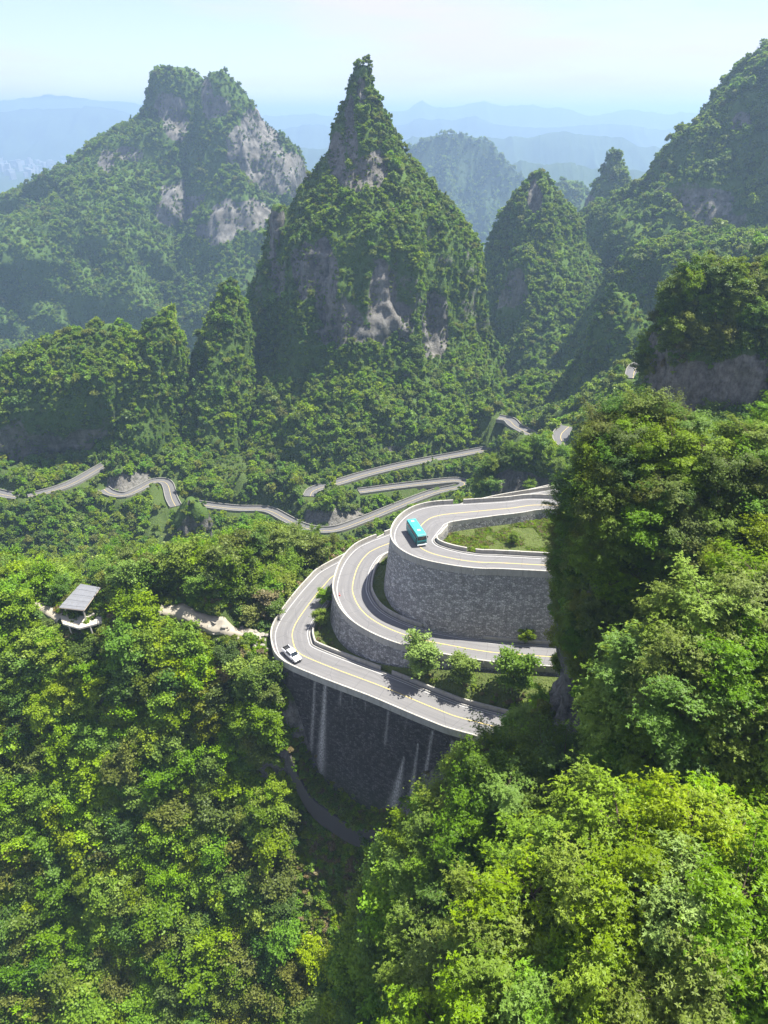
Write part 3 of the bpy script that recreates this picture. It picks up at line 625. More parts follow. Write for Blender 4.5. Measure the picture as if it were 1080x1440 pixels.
# cones to the right of the tower
MT['cone'] = ring_mountain('mountain', [(236, 751, 760), (246, 744, 768), (260, 733, 780), (280, 718, 796), (305, 703, 810), (340, 684, 824), (400, 658, 846), (500, 618, 882), (600, 585, 918), (680, 560, 940)], 640, 1.0, .75, 2.0, 240, 12, 46, 21, 2.4, sup=1.4, cap=.13, skirt=(330, .5), rocks=[(752, 275, 10, 24, .9), (700, 640, 30, 20, .5)], rock_base=.2, small=1.6)
MT['cone2'] = ring_mountain('mountain', [(342, 730, 741), (355, 720, 752), (375, 710, 765), (400, 704, 774), (440, 700, 780), (500, 690, 790), (580, 676, 806), (680, 660, 820)], 590, 1.0, .7, 2.0, 200, 8, 36, 23, 2.4, sup=1.4, cap=.13, rocks=[(722, 400, 16, 26, 1), (720, 420, 24, 16, .9), (760, 420, 14, 16, .7)], rock_base=.2, small=1.5)
MT['hump'] = ring_mountain('mountain', [(209, 860, 874), (225, 851, 880), (245, 840, 888), (280, 820, 896), (310, 806, 905), (360, 796, 915), (450, 780, 930)], 900, .7, .7, 3., 160, 10, 60, 25, 5, rocks=[(838, 295, 14, 18, .9), (825, 290, 10, 20, .7)], rock_base=.3, small=1.6)
MT['right'] = ring_mountain('mountain', [(-10, 1230, 1330), (30, 1130, 1420), (66, 1062, 1480), (84, 1030, 1510), (102, 1010, 1530), (136, 980, 1560), (176, 950, 1590), (230, 922, 1620), (280, 894, 1650), (320, 868, 1680), (400, 818, 1720), (500, 745, 1780), (620, 690, 1850)], 690, .55, .6, 3., 520, 60, 90, 31, 5, cap=.17,
   rocks=[(1040, 175, 16, 18, 1), (1000, 285, 50, 18, .8), (1010, 305, 34, 26, .9), (955, 270, 34, 14, .5)], rock_base=.12, small=2.0)
MT['right2'] = ring_mountain('mountain', [(318, 1085, 1150), (340, 930, 1250), (358, 908, 1320), (385, 888, 1380), (430, 856, 1430), (480, 828, 1480), (540, 796, 1530), (620, 755, 1580)], 500, .55, .5, 2.4, 320, 24, 60, 37, 4.5, cap=.28, rocks=[], rock_base=.12, small=1.6)
MT['foothill'] = ring_mountain('mountain', [(404, 858, 878), (418, 846, 895), (445, 834, 915), (500, 812, 935), (560, 782, 955), (640, 750, 980)], 430, .8, .6, 2.2, 200, 6, 40, 41, 4, small=1.4, rock_base=.1)
# wooded spurs in front
MT['spur_left'] = ring_mountain('mountain', [(448, 140, 168), (462, 95, 182), (480, 50, 190), (510, -10, 197), (560, -60, 200), (620, -80, 198), (640, -85, 204), (700, -90, 205), (760, -95, 205)], 396, .60, .5, 1.8, 300, 12, 36, 43, 4.5, cap=.26, rocks=[(40, 665, 90, 34, 1), (130, 640, 60, 30, .9)], rock_base=.3, small=1.2)
MT['spur_mid'] = ring_mountain('mountain', [(432, 218, 234), (445, 206, 243), (470, 193, 255), (520, 172, 262), (580, 144, 268), (640, 114, 276), (720, 85, 290)], 402, 1.3, 2.2, 1.8, 180, 10, 30, 47, 4.5, sup=1.5, cap=.28, rocks=[(185, 680, 40, 20, .9)], rock_base=.15)
MT['spur_b'] = ring_mountain('mountain', [(390, 318, 330), (402, 309, 336), (430, 294, 347), (480, 270, 357), (540, 242, 366), (620, 205, 380), (720, 175, 400)], 425, 1.35, 2.2, 1.8, 190, 10, 28, 53, 4.5, sup=1.5, cap=.28, rock_base=.15)
MT['bump'] = ring_mountain('mountain', [(566, 405, 428), (578, 394, 442), (600, 385, 462), (635, 374, 490), (690, 362, 510)], 392, .7, .7, 1.8, 150, 4, 26, 59, 4.5, rocks=[(450, 655, 30, 22, .6)], rock_base=.2)
MT['bluff'] = ring_mountain('rocky_bluff', [(690, 442, 498), (700, 434, 508), (712, 428, 514), (740, 424, 518), (770, 420, 522)], 330, .45, .5, 1.5, 120, 2, 20, 61, 1.5, rocks=[(468, 732, 46, 15, 1)], rock_base=.2)
MT['knob'] = ring_mountain('mountain', [(692, 254, 276), (702, 243, 290), (720, 234, 300), (750, 232, 304), (800, 230, 308), (850, 226, 312)], 285, .7, .7, 1.6, 130, 3, 22, 67, 4.5, rocks=[(262, 770, 40, 26, 1)], rock_base=.5)
MT['knoll'] = ring_mountain('mountain', [(618, 742, 768), (630, 715, 790), (650, 690, 812), (680, 668, 835), (720, 655, 850), (770, 640, 870)], 236, .6, .6, 1.6, 170, 4, 26, 71, 5, rocks=[(725, 680, 50, 16, .9)], rock_base=.25)
MT['mound'] = ring_mountain('mountain', [(538, 884, 905), (550, 862, 925), (570, 835, 945), (600, 806, 965), (650, 785, 990)], 270, .6, .6, 1.6, 140, 3, 24, 73, 5, rock_base=.1)
MT['boss'] = ring_mountain('rocky_hill', [(366, 1005, 1075), (374, 965, 1110), (400, 942, 1140), (450, 920, 1180), (500, 907, 1210), (560, 896, 1230), (640, 888, 1250)], 176, .6, .6, 1.5, 200, 4, 26, 79, 4.5, rocks=[(975, 555, 90, 42, 1), (1040, 530, 40, 30, .8), (930, 540, 24, 30, .8)], rock_base=.3, mat='terrain')
MT['edge'] = ring_mountain('mountain', [(325, 1078, 1130), (350, 1055, 1180), (400, 1030, 1220), (480, 1000, 1260)], 330, .6, .6, 2., 120, 4, 30, 83, 4.5)
# the spur and slopes under the viewpoint
MT['cliff'] = ring_mountain('cliff_spur', [(592, 930, 1150), (604, 868, 1280), (640, 815, 1420), (690, 790, 1500), (760, 775, 1560), (850, 768, 1600), (950, 764, 1620), (1030, 750, 1640), (1120, 700, 1660), (1260, 620, 1700), (1500, 560, 1760)], 82, .55, .38, 1.0, 260, 4, 22, 89, 3.6, rocks=[(768, 930, 22, 90, 1), (800, 1010, 30, 60, .9), (815, 840, 14, 30, .6)], rock_base=.2, small=.9, mat='terrain')
MT['slope_mid'] = ring_mountain('hillside', [(1075, 690, 790), (1100, 650, 860), (1150, 600, 920), (1220, 562, 960), (1320, 515, 1000), (1440, 462, 1040), (1700, 400, 1100), (2000, 340, 1150)], 66, .60, .5, 1.0, 200, 3, 18, 97, 4.2, rock_base=.15, small=.9)
MT['slope_right'] = ring_mountain('hillside', [(880, 1010, 1200), (915, 950, 1300), (970, 895, 1400), (1060, 858, 1450), (1160, 838, 1500), (1300, 800, 1560), (1500, 760, 1650), (2000, 700, 1700)], 50, .6, .6, .8, 170, 2.2, 14, 101, 4.0, rock_base=.1, small=.7)
MT['slope_near'] = ring_mountain('hillside', [(1260, 980, 1300), (1290, 850, 1400), (1335, 740, 1460), (1385, 670, 1500), (1460, 615, 1560), (1600, 560, 1650), (2050, 500, 1800)], 31, .6, .6, .7, 170, 1.6, 12, 103, 4.0, rock_base=.1, small=.6)

# ------------------------------------------------------------------ far ranges and the plain
def far_range(Yp, prof, zb, wid, seed, amp, nx=620, ny=48):
    xs = np.linspace(prof[0][0], prof[-1][0], nx); py = np.interp(xs, [p[0] for p in prof], [p[1] for p in prof])
    top = np.array([at_y(a, b, Yp) for a, b in zip(xs, py)]); t = np.linspace(-1, 1, ny)
    X = np.repeat(top[None, :, 0], ny, 0); Y = Yp + t[:, None]*wid + 0*X
    Pn = np.stack([X.ravel()/(wid*.55), Y.ravel()/(wid*.55), X.ravel()*0+seed], 1)
    rn = ridged(Pn, seed, 5).reshape(X.shape); shp = np.clip(1-np.abs(t[:, None]), 0, 1)**.85
    crest = ridged(np.stack([xs/70., xs*0+seed, xs*0], 1), seed+7, 4)
    Z = zb + (top[None, :, 2]-zb)*shp*(.50+.50*np.where(np.abs(t[:, None]) < .06, 1, np.clip(rn*1.3, 0, 1.1))) + 1.7*amp*(crest[None]-.72)*shp
    V = np.stack([X, Y, Z], -1).reshape(-1, 3)
    o = link('mountain_range', mesh_np('mountain_range', V, grid_faces(ny, nx), M['far'], {'rock': np.zeros(len(V))})); tag(o, kind='structure')
    return V, grid_faces(ny, nx), np.zeros(len(V))
far_range(9600, [(-300, 138), (-100, 134), (60, 131), (120, 135), (190, 140), (300, 152), (400, 158), (470, 158), (550, 148), (620, 142), (660, 137), (700, 146), (760, 150), (830, 153), (880, 148), (930, 152), (1050, 150), (1400, 150)], -700, 1500, 3, 90)
far_range(7000, [(-300, 170), (-60, 164), (0, 156), (40, 147), (68, 141), (110, 146), (160, 152), (210, 168), (300, 182), (385, 177), (430, 168), (450, 167), (500, 182), (560, 170), (620, 163), (660, 163), (710, 170), (770, 178), (830, 173), (880, 170), (940, 178), (1100, 172), (1400, 175)], -690, 1100, 5, 60)
far_range(4700, [(350, 215), (420, 200), (520, 205), (575, 192), (640, 188), (700, 186), (750, 190), (800, 181), (850, 186), (900, 200), (1000, 205), (1100, 200), (1400, 205)], -680, 900, 9, 45)
far_range(3200, [(380, 330), (450, 300), (560, 250), (680, 236), (740, 224), (800, 226), (870, 222), (930, 240), (1000, 250), (1200, 260), (1400, 270)], -640, 600, 13, 40)
MT['farhill'] = far_range(2300, [(480, 330), (530, 290), (556, 240), (574, 206), (596, 194), (622, 187), (648, 185), (668, 189), (688, 197), (702, 214), (726, 240), (765, 285), (800, 330), (860, 380)], -620, 360, 21, 14, 300, 80)
MT['farhill2'] = ring_mountain('mountain', [(250, 790, 808), (262, 770, 822), (300, 745, 850), (380, 710, 890)], 1500, .7, .6, 6., 120, 18, 120, 117, 6, small=4)
xs, ys = np.meshgrid(np.linspace(-16000, 16000, 120), np.r_[np.linspace(560, 3000, 50), np.linspace(3100, 26000, 60)])
Pn = np.stack([xs.ravel(), ys.ravel(), xs.ravel()*0], 1)
zz = -300 - 340*sstep(900, 2200, ys.ravel()) + 300*sstep(2800, 5000, ys.ravel()) + 60*(ridged(Pn/420., 77, 4)-.6)
V = np.stack([xs.ravel(), ys.ravel(), zz], 1)
tag(link('plain', mesh_np('plain', V, grid_faces(*xs.shape), M['far'], {'rock': np.zeros(len(V))})), kind='structure')
# the town on the plain, far too small to count
tb = bmesh.new()
for _ in range(260):
    p = at_z(random.uniform(-30, 130), random.gauss(229, 9), -335); 
    if p[1] > 9000 or p[1] < 2500: continue
    h = random.choice([10, 12, 16, 22, 34])*random.uniform(.7, 1.3)
    box(tb, (p[0], p[1], -345+h/2), (random.uniform(18, 60), random.uniform(14, 40), h+40), random.uniform(0, 3))
M['town'] = simple('pale_render', (.30, .30, .30), .8, .2, var=.15, scale=.01)
tag(bm_obj('town', tb, M['town']), 'pale blocks of a distant town on the hazy plain', 'town', kind='stuff')

# ------------------------------------------------------------------ hairpin roads, walls, parapets
def resample(C, n, w, q, step):
    qq = np.arange(0, q[-1], step); r = np.stack([np.interp(qq, q, C[:, k]) for k in range(3)], 1)
    nn = np.stack([np.interp(qq, q, n[:, k]) for k in range(2)], 1); return r, nn/np.linalg.norm(nn, axis=1)[:, None], np.interp(qq, q, w), qq
def prism(name, rails, mat, parent):
    """closed tube through four rails (inner bottom, inner top, outer top, outer bottom) with end caps"""
    m = len(rails[0]); V = np.stack(rails, 1).reshape(-1, 3); F = []
    for i in range(m-1):
        for k in range(4): k2 = (k+1) % 4; F.append((i*4+k, (i+1)*4+k, (i+1)*4+k2, i*4+k2))
    F += [(0, 1, 2, 3), ((m-1)*4+3, (m-1)*4+2, (m-1)*4+1, (m-1)*4)]
    return link(name, mesh_np(name, V, F, mat, smooth=False), parent)
def parapet(label, C, n, q, a, b, zlo, zhi, panel, gaps=(), group='concrete parapets of the hairpin road'):
    root = empty('parapet', tuple(C[len(C)//2]))
    tag(root, label, 'parapet', group); off0 = np.array(C[len(C)//2])
    s = 0.
    a = np.broadcast_to(a, (len(C),)); b = np.broadcast_to(b, (len(C),))
    while s < q[-1]-.3:
        e = min(s+panel, q[-1]); qq = np.linspace(s+.02, e-.02, 4)
        if not any(lo < (s+e)/2 < hi for lo, hi in gaps):
            c = np.stack([np.interp(qq, q, C[:, k]) for k in range(3)], 1); nn = np.stack([np.interp(qq, q, n[:, k]) for k in range(2)], 1)
            aa = np.interp(qq, q, a); bb = np.interp(qq, q, b); j = random.uniform(-.015, .015)
            R_ = [off(c, nn, bb, zlo)-off0, off(c, nn, bb-.03, zhi+j)-off0, off(c, nn, aa+.03, zhi+j)-off0, off(c, nn, aa, zlo)-off0]
            prism('parapet_panel', R_, M['concrete'], root)
        s = e
    return root
POLY = {}
names = {'A': 'upper', 'B': 'middle', 'C': 'lower'}
for key in 'ABC':
    r = ROADS[key]; C, n, w, q = resample(r['C'], r['n'], r['w'], r['q'], .8); Z = r['Z']; POLY[key] = off(C, n, .2)
    rails = [off(C, n, .4+(w-.85)*f, .02*math.sin(math.pi*f)) for f in (0, .25, .5, .75, 1)]
    V = np.stack(rails, 0).reshape(-1, 3); uv = np.stack([np.tile(q, 5), np.concatenate([.4+(w-.85)*f for f in (0, .25, .5, .75, 1)])], 1)
    road = link('road', mesh_np('road', V, grid_faces(5, len(C)), M['asphalt'], None, True, uv)); tag(road, kind='structure')
    strip('centre_line', [off(C, n, w*.5-.10, .032), off(C, n, w*.5+.10, .032)], M['yellow_line'], road, q)
    strip('edge_line', [off(C, n, .95, .03), off(C, n, 1.12, .03)], M['white_line'], road, q)
    strip('edge_line', [off(C, n, w-1.50, .03), off(C, n, w-1.33, .03)], M['white_line'], road, q)
    kb = prism('kerb', [off(C, n, w-.85, -.1), off(C, n, w-.85, .13), off(C, n, w-1.02, .13), off(C, n, w-1.02, -.1)], M['kerb'], road)
    apx = q[-1]*.5
    parapet({'A': 'outer concrete parapet above the tall pale stone wall, round the bus', 'B': 'outer concrete parapet round the middle hairpin bend', 'C': 'outer concrete parapet above the blackened wall, beside the white pickup'}[key], C, n, q, 0., .38, -.55, 1.0, 2.4, [(q[-1]*.36, q[-1]*.36+1.3)])
    zi = {'A': -.1, 'B': -.15, 'C': -.15}[key]
    parapet({'A': 'inner concrete parapet round the small grassed island of the bend by the bus', 'B': 'inner concrete parapet along the foot of the tall pale stone wall', 'C': 'inner concrete parapet between the lower road and the planted strip'}[key], C, n, q, w-.40, w, zi, .85, 2.4, [(q[-1]*.52, q[-1]*.52+1.6), (q[-1]*.66, q[-1]*.66+1.6)])
    # ground inside the bend
    P = off(C, n, .15); bm = bmesh.new(); dz = {'A': -1.7, 'B': -.06, 'C': -.06}[key]
    f = bm.faces.new([bm.verts.new((p[0], p[1], p[2]+dz)) for p in P]); bmesh.ops.triangulate(bm, faces=[f])
    if key == 'B':
        for v_ in bm.verts: v_.co.z = -97.
    t = bm_obj('terrace', bm, M['grass_soil']); tag(t, kind='structure')
    if key == 'B': tag(strip('verge', [off(C, n, w-.1, -.06), off(C, n, w+2.5, -.04), off(C, n, w+5, -.02), off(C, n, w+8, -.02)], M['grass_soil']), kind='structure')
    if key == 'A':
        h = strip('retaining_wall', [off(C, n, w, -.1), off(C, n, w+.1, -1.9)], M['wall_b'], None, q, np.array([0, 1.8]))
        tag(h, 'low stone wall facing the small grassed island inside the upper bend', 'wall')
    # retaining wall
    fine, fn, fw, fq = resample(r['C'], r['n'], r['w'], r['q'], .3 if key == 'C' else .8)
    if key == 'A': zb = np.full(len(fine), -96.5)
    elif key == 'B': zb = np.full(len(fine), -101.5)
    else:
        o = off(fine, fn, -3.5); zb = np.minimum(ground(o[:, 0], o[:, 1]), ZC-1)-2.5
        for _ in range(40): zb[1:-1] = .25*zb[:-2]+.5*zb[1:-1]+.25*zb[2:]
    lev = 50 if key == 'C' else 6; rails, vs = [], []
    for f in np.linspace(0, 1, lev):
        zt2 = fine[:, 2]-.5; zc = zt2*(1-f)+zb*f; rr = off(fine, fn, .06-.11*(zt2-zc)); rr[:, 2] = zc; rails.append(rr); vs.append(-zc)
    V = np.stack(rails, 0).reshape(-1, 3); uv = np.stack([np.tile(fq, lev), np.concatenate(vs)], 1); at = None
    if key == 'C':
        pr = project(V); st = np.zeros(len(V))
        for (x0, y0, x1, y1, w0, w1, k) in ((443, 955, 437, 1065, 1.2, 2.5, .7), (457.5, 960, 449, 1108, 1.6, 6.5, 1.), (480, 968, 478, 992, 1.2, 1.5, .5), (546, 1000, 541, 1050, 1.2, 1.5, .6), (608, 1028, 597, 1095, 1.2, 2.4, .95), (636, 1042, 630, 1092, 2.2, 3.5, .7), (568, 1064, 549, 1152, .6, 10, 1.), (588, 1045, 576, 1134, .6, 3.6, .85), (497, 975, 494, 990, 1, 1, .4), (515, 984, 513, 1000, 1, 1, .4), (572, 1008, 570, 1026, 1, 1, .4)):
            t = (pr[:, 1]-y0)/(y1-y0); tt = np.clip(t, 0, 1); xx = x0+(x1-x0)*tt; ww = w0+(w1-w0)*tt
            st = np.maximum(st, k*np.exp(-((pr[:, 0]-xx)/ww)**2)*sstep(-.02, .03, t)*sstep(1.06, .85, t))
        moss = np.clip(sstep(.55, 1., np.concatenate([np.full(len(fine), f) for f in np.linspace(0, 1, lev)]))*.8, 0, 1)
        at = {'streak': st, 'moss': moss}
    wl_ = link('retaining_wall', mesh_np('retaining_wall', V, grid_faces(lev, len(fine)), M[{'A': 'wall_a', 'B': 'wall_b', 'C': 'wall_c'}[key]], at, True, uv))
    tag(wl_, {'A': 'tall curved retaining wall of pale grey stone below the bus', 'B': 'curved retaining wall of grey stone below the middle road', 'C': 'very tall blackened retaining wall with white streaks below the pickup'}[key], 'wall')
    if key == 'C': WALLC = (fine, fn, zb, fq)
# planted bank rising from the lower road's inner parapet to the foot of the middle wall
rc_, rb_ = ROADS['C'], ROADS['B']; ci = off(rc_['C'], rc_['n'], rc_['w']+.05); bo = off(rb_['C'], rb_['n'], -.9)
s_ = np.where((ci[:, 1] < 128) & (ci[:, 0] < 60))[0]; ci = ci[s_]; cn = rc_['n'][s_]
d_ = np.hypot(ci[:, None, 0]-bo[None, :, 0], ci[:, None, 1]-bo[None, :, 1]); mt = bo[d_.argmin(1)].copy()
for _ in range(12): mt[1:-1] = .25*mt[:-2]+.5*mt[1:-1]+.25*mt[2:]
rise = 3.6*sstep(-12, 20, ci[:, 0]); BANK = []
for f in np.linspace(0, 1, 7):
    r_ = ci*(1-f)+mt*f; r_[:, 2] = ZC+.05+rise*f**.8*.98 + .25*(fbm(r_/2.5, 8, 2)-.5)*f; BANK.append(r_)
tag(strip('planted_bank', BANK, M['grass_soil']), kind='structure')
def bank_z(p): 
    A_ = np.stack(BANK, 0).reshape(-1, 3); return A_[np.hypot(A_[:, 0]-p[0], A_[:, 1]-p[1]).argmin(), 2]
# ledge and low wall at the foot of the black wall
fine, fn, zb, fq = WALLC; pr = project(np.c_[off(fine, fn, -3)[:, :2], zb+2.5]); sel = np.where((pr[:, 0] > 418) & (pr[:, 0] < 556) & (fine[:, 1] < 125))[0]
if len(sel) > 5:
    f2, n2, z2 = fine[sel][::3], fn[sel][::3], zb[sel][::3]+2.6; hgt = (ZC-z2)*.11
    zt_ = z2+.8
    a = off(f2, n2, -(hgt-.4)); a[:, 2] = zt_+.4; b = off(f2, n2, -(hgt+4.2)); b[:, 2] = zt_
    tag(strip('embankment', [a, b], M['grass_soil']), kind='structure')
    c0 = b.copy(); c0[:, 2] = zt_+.35; c1 = off(b, n2, -.5); c1[:, 2] = zt_+.35; c2 = off(b, n2, -.9); c2[:, 2] = zt_-4.5; c3 = b.copy(); c3[:, 2] = zt_-4.5
    tag(prism('footing_wall', [c3, c0, c1, c2], M['wall_c'], None), 'low dark wall along the planted ledge at the foot of the blackened wall', 'wall')
    BERM = (a, b)
else: BERM = None

# ------------------------------------------------------------------ the road on the valley side
low_label = {'left': 'below the cliff on the far left slope', 'bend': 'round the small bend under the wooded spur', 'valley': 'along the valley hairpin', 'upper': 'along the foot of the rock tower', 'gorge': 'in the gorge beside the cones', 'corner': 'round the corner under the green mound', 'ledge': 'on the ledge beside the rocky hill'}
for k, (C, q, n, w) in LOWC.items():
    rails = [off(C, n, d, .05) for d in (-w/2, 0, w/2)]; V = np.stack(rails, 0).reshape(-1, 3)
    rd = link('road', mesh_np('road', V, grid_faces(3, len(C)), M['asphalt_grey'], None, True, np.stack([np.tile(q, 3), np.repeat([0, w/2, w], len(C))], 1))); tag(rd, kind='structure')
    strip('centre_line', [off(C, n, -.1, .07), off(C, n, .1, .07)], M['yellow_line'], rd, q)
    for sgn, nm in ((-1, 'valley-side'), (1, 'hill-side')):
        p = prism('parapet', [off(C, n, sgn*w/2, -1.2), off(C, n, sgn*w/2, .8), off(C, n, sgn*(w/2+.34), .8), off(C, n, sgn*(w/2+.34), -1.2)], M['old_concrete'], None)
        tag(p, '%s low pale parapet of the road %s' % (nm, low_label[k]), 'parapet', 'parapets of the valley road')
    if k in ('left', 'valley', 'upper', 'corner', 'gorge'):
        i0, i1 = {'left': (.30, .72), 'valley': (.03, .17), 'upper': (.35, .8), 'corner': (.2, .9), 'gorge': (.25, .9)}[k]; s = slice(int(len(C)*i0), int(len(C)*i1)); hh = {'left': 11, 'valley': 8, 'upper': 4, 'corner': 4, 'gorge': 4}[k]
        rr = [off(C[s], n[s], -(w/2+.55), -.9), off(C[s], n[s], -(w/2+.9+hh*.12), -hh)]
        tag(strip('retaining_wall', rr, M['concrete'] if k == 'valley' else M['wall_b'], None, q[s], np.array([0, hh])), 'weathered retaining wall holding up the road %s' % low_label[k], 'wall')
C, q, n, w = LOWC['left']
for j, (u, dz, ln) in enumerate(((.60, -8.5, 7), (.545, -10, 11), (.55, -11.8, 12))):
    i = int(len(C)*u); c = off(C[i:i+1], n[i:i+1], -(w/2+3.2+j*1.3), dz)[0]; bm = bmesh.new()
    t = C[min(i+2, len(C)-1)]-C[i-2]; box(bm, c, (ln, 1.1, .7), math.atan2(t[1], t[0]))
    tag(bm_obj('concrete_beam', bm, M['deck'], None, .05), 'long pale concrete beam on the slope below the far left road', 'beam', 'concrete beams below the far left road')

# ------------------------------------------------------------------ ray to the ground
def hit(px, py, t0=60., t1=420.):
    d = ray(px, py); d = d/np.linalg.norm(d); t = np.arange(t0, t1, .25); P = d[None]*t[:, None]; zg = ground(P[:, 0], P[:, 1])
    k = np.where(P[:, 2] < zg)[0]; i = k[0] if len(k) else len(t)-1; p = P[i]; return np.array([p[0], p[1], ground(p[0], p[1])])

# ------------------------------------------------------------------ vehicles
M['teal'] = simple('teal_paint', (.05, .37, .345), .35, .5, var=.06); M['teal_dark'] = simple('dark_teal_paint', (.02, .17, .17), .4, .5, var=.06)
M['white_paint'] = simple('white_paint', (.80, .80, .78), .3, .5, var=.03); M['glass'] = simple('dark_glass', (.015, .02, .022), .08, .7, var=.1)
M['tyre'] = simple('tyre_rubber', (.02, .02, .02), .8, .2); M['steel'] = simple('wheel_steel', (.45, .45, .45), .35, .5, .7); M['chrome'] = simple('bumper_grey', (.55, .56, .56), .4, .5)
M['lamp'] = simple('headlamp', (.75, .76, .75), .15, .6, var=.05); M['red_lamp'] = simple('tail_lamp', (.35, .01, .01), .2, .5); M['black'] = simple('black_plastic', (.025, .025, .025), .6, .3)
def cyl(bm, c, r, wd, n=18):
    ring = []
    for s in (-wd/2, wd/2): ring.append([bm.verts.new((c[0]+r*math.cos(2*math.pi*i/n), c[1]+s, c[2]+r*math.sin(2*math.pi*i/n))) for i in range(n)])
    for i in range(n): bm.faces.new((ring[0][i], ring[0][(i+1) % n], ring[1][(i+1) % n], ring[1][i]))
    bm.faces.new(ring[0]); bm.faces.new(ring[1][::-1])
def wheel(root, x, y, r, wd):
    bm = bmesh.new(); cyl(bm, (x, y, r), r, wd); t = bm_obj('wheel', bm, M['tyre'], root, .03, True)
    bm = bmesh.new(); cyl(bm, (x, y+math.copysign(wd*.32, y), r), r*.6, wd*.42, 14); bm_obj('rim', bm, M['steel'], t)
def part(root, name, mat, boxes, bevel=.02):
    bm = bmesh.new()
    for b in boxes: box(bm, *b)
    return bm_obj(name, bm, M[mat], root, bevel)
def loft(root, name, mat, secs, bevel=.05):
    """body from cross sections: list of (x, half_width_bottom, half_width_top, z0, z1)"""
    bm = bmesh.new(); R_ = [[bm.verts.new(v) for v in ((x, -wb, z0), (x, wb, z0), (x, wt, z1), (x, -wt, z1))] for x, wb, wt, z0, z1 in secs]
    for i in range(len(R_)-1):
        for k in range(4): bm.faces.new((R_[i][k], R_[i][(k+1) % 4], R_[i+1][(k+1) % 4], R_[i+1][k]))
    bm.faces.new(R_[0][::-1]); bm.faces.new(R_[-1]); return bm_obj(name, bm, M[mat], root, bevel)
def heading(p0, p1): return math.atan2(p1[1]-p0[1], p1[0]-p0[0])
pf, pb = at_z(593.5, 769, ZA+.02), at_z(577, 744, ZA+.02); L = 7.6
bus = empty('bus', tuple(pf + (pb-pf)/np.linalg.norm(pb-pf)*L/2), heading(pb, pf)); bus.location.z = ZA+.03
bus.scale = (.9, .9, .9); tag(bus, 'teal green coach turning round the uppermost hairpin bend', 'bus')
loft(bus, 'body', 'teal_dark', [(-4.2, 1.16, 1.14, .42, 2.0), (-4.15, 1.22, 1.20, .36, 2.05), (4.0, 1.22, 1.20, .36, 2.05), (4.2, 1.12, 1.12, .40, 1.55)], .06)
loft(bus, 'upper_body', 'teal_dark', [(-4.18, 1.19, 1.08, 1.9, 2.86), (-4.0, 1.2, 1.10, 1.9, 2.9), (3.75, 1.2, 1.10, 1.9, 2.9), (4.08, 1.16, 1.02, 1.6, 2.75)], .05)
rf = loft(bus, 'roof', 'teal', [(-4.12, 1.14, 1.00, 2.84, 3.02), (-3.9, 1.18, 1.05, 2.84, 3.10), (3.6, 1.18, 1.05, 2.84, 3.10), (3.98, 1.1, .95, 2.80, 2.96)], .05)
part(rf, 'air_conditioner', 'teal', [((-.9, 0, 3.16), (2.2, 1.5, .16), 0, .9)], .03); part(rf, 'roof_hatch', 'chrome', [((1.7, 0, 3.12), (.7, .7, .06))], .01); part(rf, 'roof_hatch', 'chrome', [((-2.9, 0, 3.12), (.7, .7, .06))], .01)
for s in (-1, 1):
    for i in range(5): part(bus, 'side_window', 'glass', [((-3.1+i*1.38, s*1.17, 2.34), (1.26, .07, .74), 0)], .01)
    part(bus, 'sill_trim', 'teal', [((0, s*1.215, 1.72), (7.6, .03, .16))], .005)
    part(bus, 'headlight', 'lamp', [((4.14, s*.86, .86), (.12, .38, .2))], .02); part(bus, 'mirror', 'black', [((4.0, s*1.36, 2.35), (.14, .22, .42))], .03)
    part(bus, 'tail_light', 'red_lamp', [((-4.19, s*.95, 1.0), (.05, .2, .45))], .01)
    for xw in (-2.35, 2.55): wheel(bus, xw, s*1.06, .46, .28)
part(bus, 'windscreen', 'glass', [((4.06, 0, 2.14), (.16, 2.02, 1.06), 0, 1.0)], .03); part(bus, 'front_bumper', 'white_paint', [((4.2, 0, .52), (.22, 2.36, .34))], .05)
part(bus, 'grille', 'black', [((4.19, 0, 1.05), (.05, 1.2, .26))], .01); part(bus, 'rear_window', 'glass', [((-4.16, 0, 2.35), (.06, 1.8, .7))], .02)
part(bus, 'door', 'glass', [((3.45, -1.2, 1.3), (.75, .06, 1.75))], .01)

pf, pb = at_z(420.5, 932.5, ZC+.02), at_z(402, 916, ZC+.02); L = 5.2
car = empty('pickup_truck', tuple(pf + (pb-pf)/np.linalg.norm(pb-pf)*L/2), heading(pb, pf)); car.location.z = ZC+.03
tag(car, 'white double-cab pickup with open black-lined bed on the lower bend', 'pickup')
loft(car, 'body', 'white_paint', [(-2.6, .84, .86, .5, .98), (-2.5, .90, .90, .42, 1.0), (.9, .92, .90, .36, 1.02), (2.2, .90, .82, .38, .98), (2.55, .80, .70, .42, .80)], .05)
loft(car, 'cab', 'white_paint', [(-.95, .86, .68, 1.0, 1.62), (-.75, .87, .70, 1.0, 1.70), (.45, .87, .70, 1.0, 1.72), (.62, .87, .68, 1.0, 1.66), (1.32, .84, .80, .98, 1.02)], .03)
part(car, 'bed_side', 'white_paint', [((-1.75, .82, 1.12), (1.6, .12, .28))], .02); part(car, 'bed_side', 'white_paint', [((-1.75, -.82, 1.12), (1.6, .12, .28))], .02)
part(car, 'tailgate', 'black', [((-2.56, 0, 1.12), (.1, 1.6, .30))], .02); part(car, 'bed_liner', 'black', [((-1.75, 0, 1.01), (1.5, 1.5, .03))], .005); part(car, 'roll_bar', 'black', [((-1.06, 0, 1.36), (.09, 1.4, .10))], .02)
bm = bmesh.new(); ws = [bm.verts.new(v) for v in ((.66, -.66, 1.64), (.66, .66, 1.64), (1.26, .76, 1.06), (1.26, -.76, 1.06))]; f_ = bm.faces.new(ws); e_ = bmesh.ops.extrude_face_region(bm, geom=[f_])
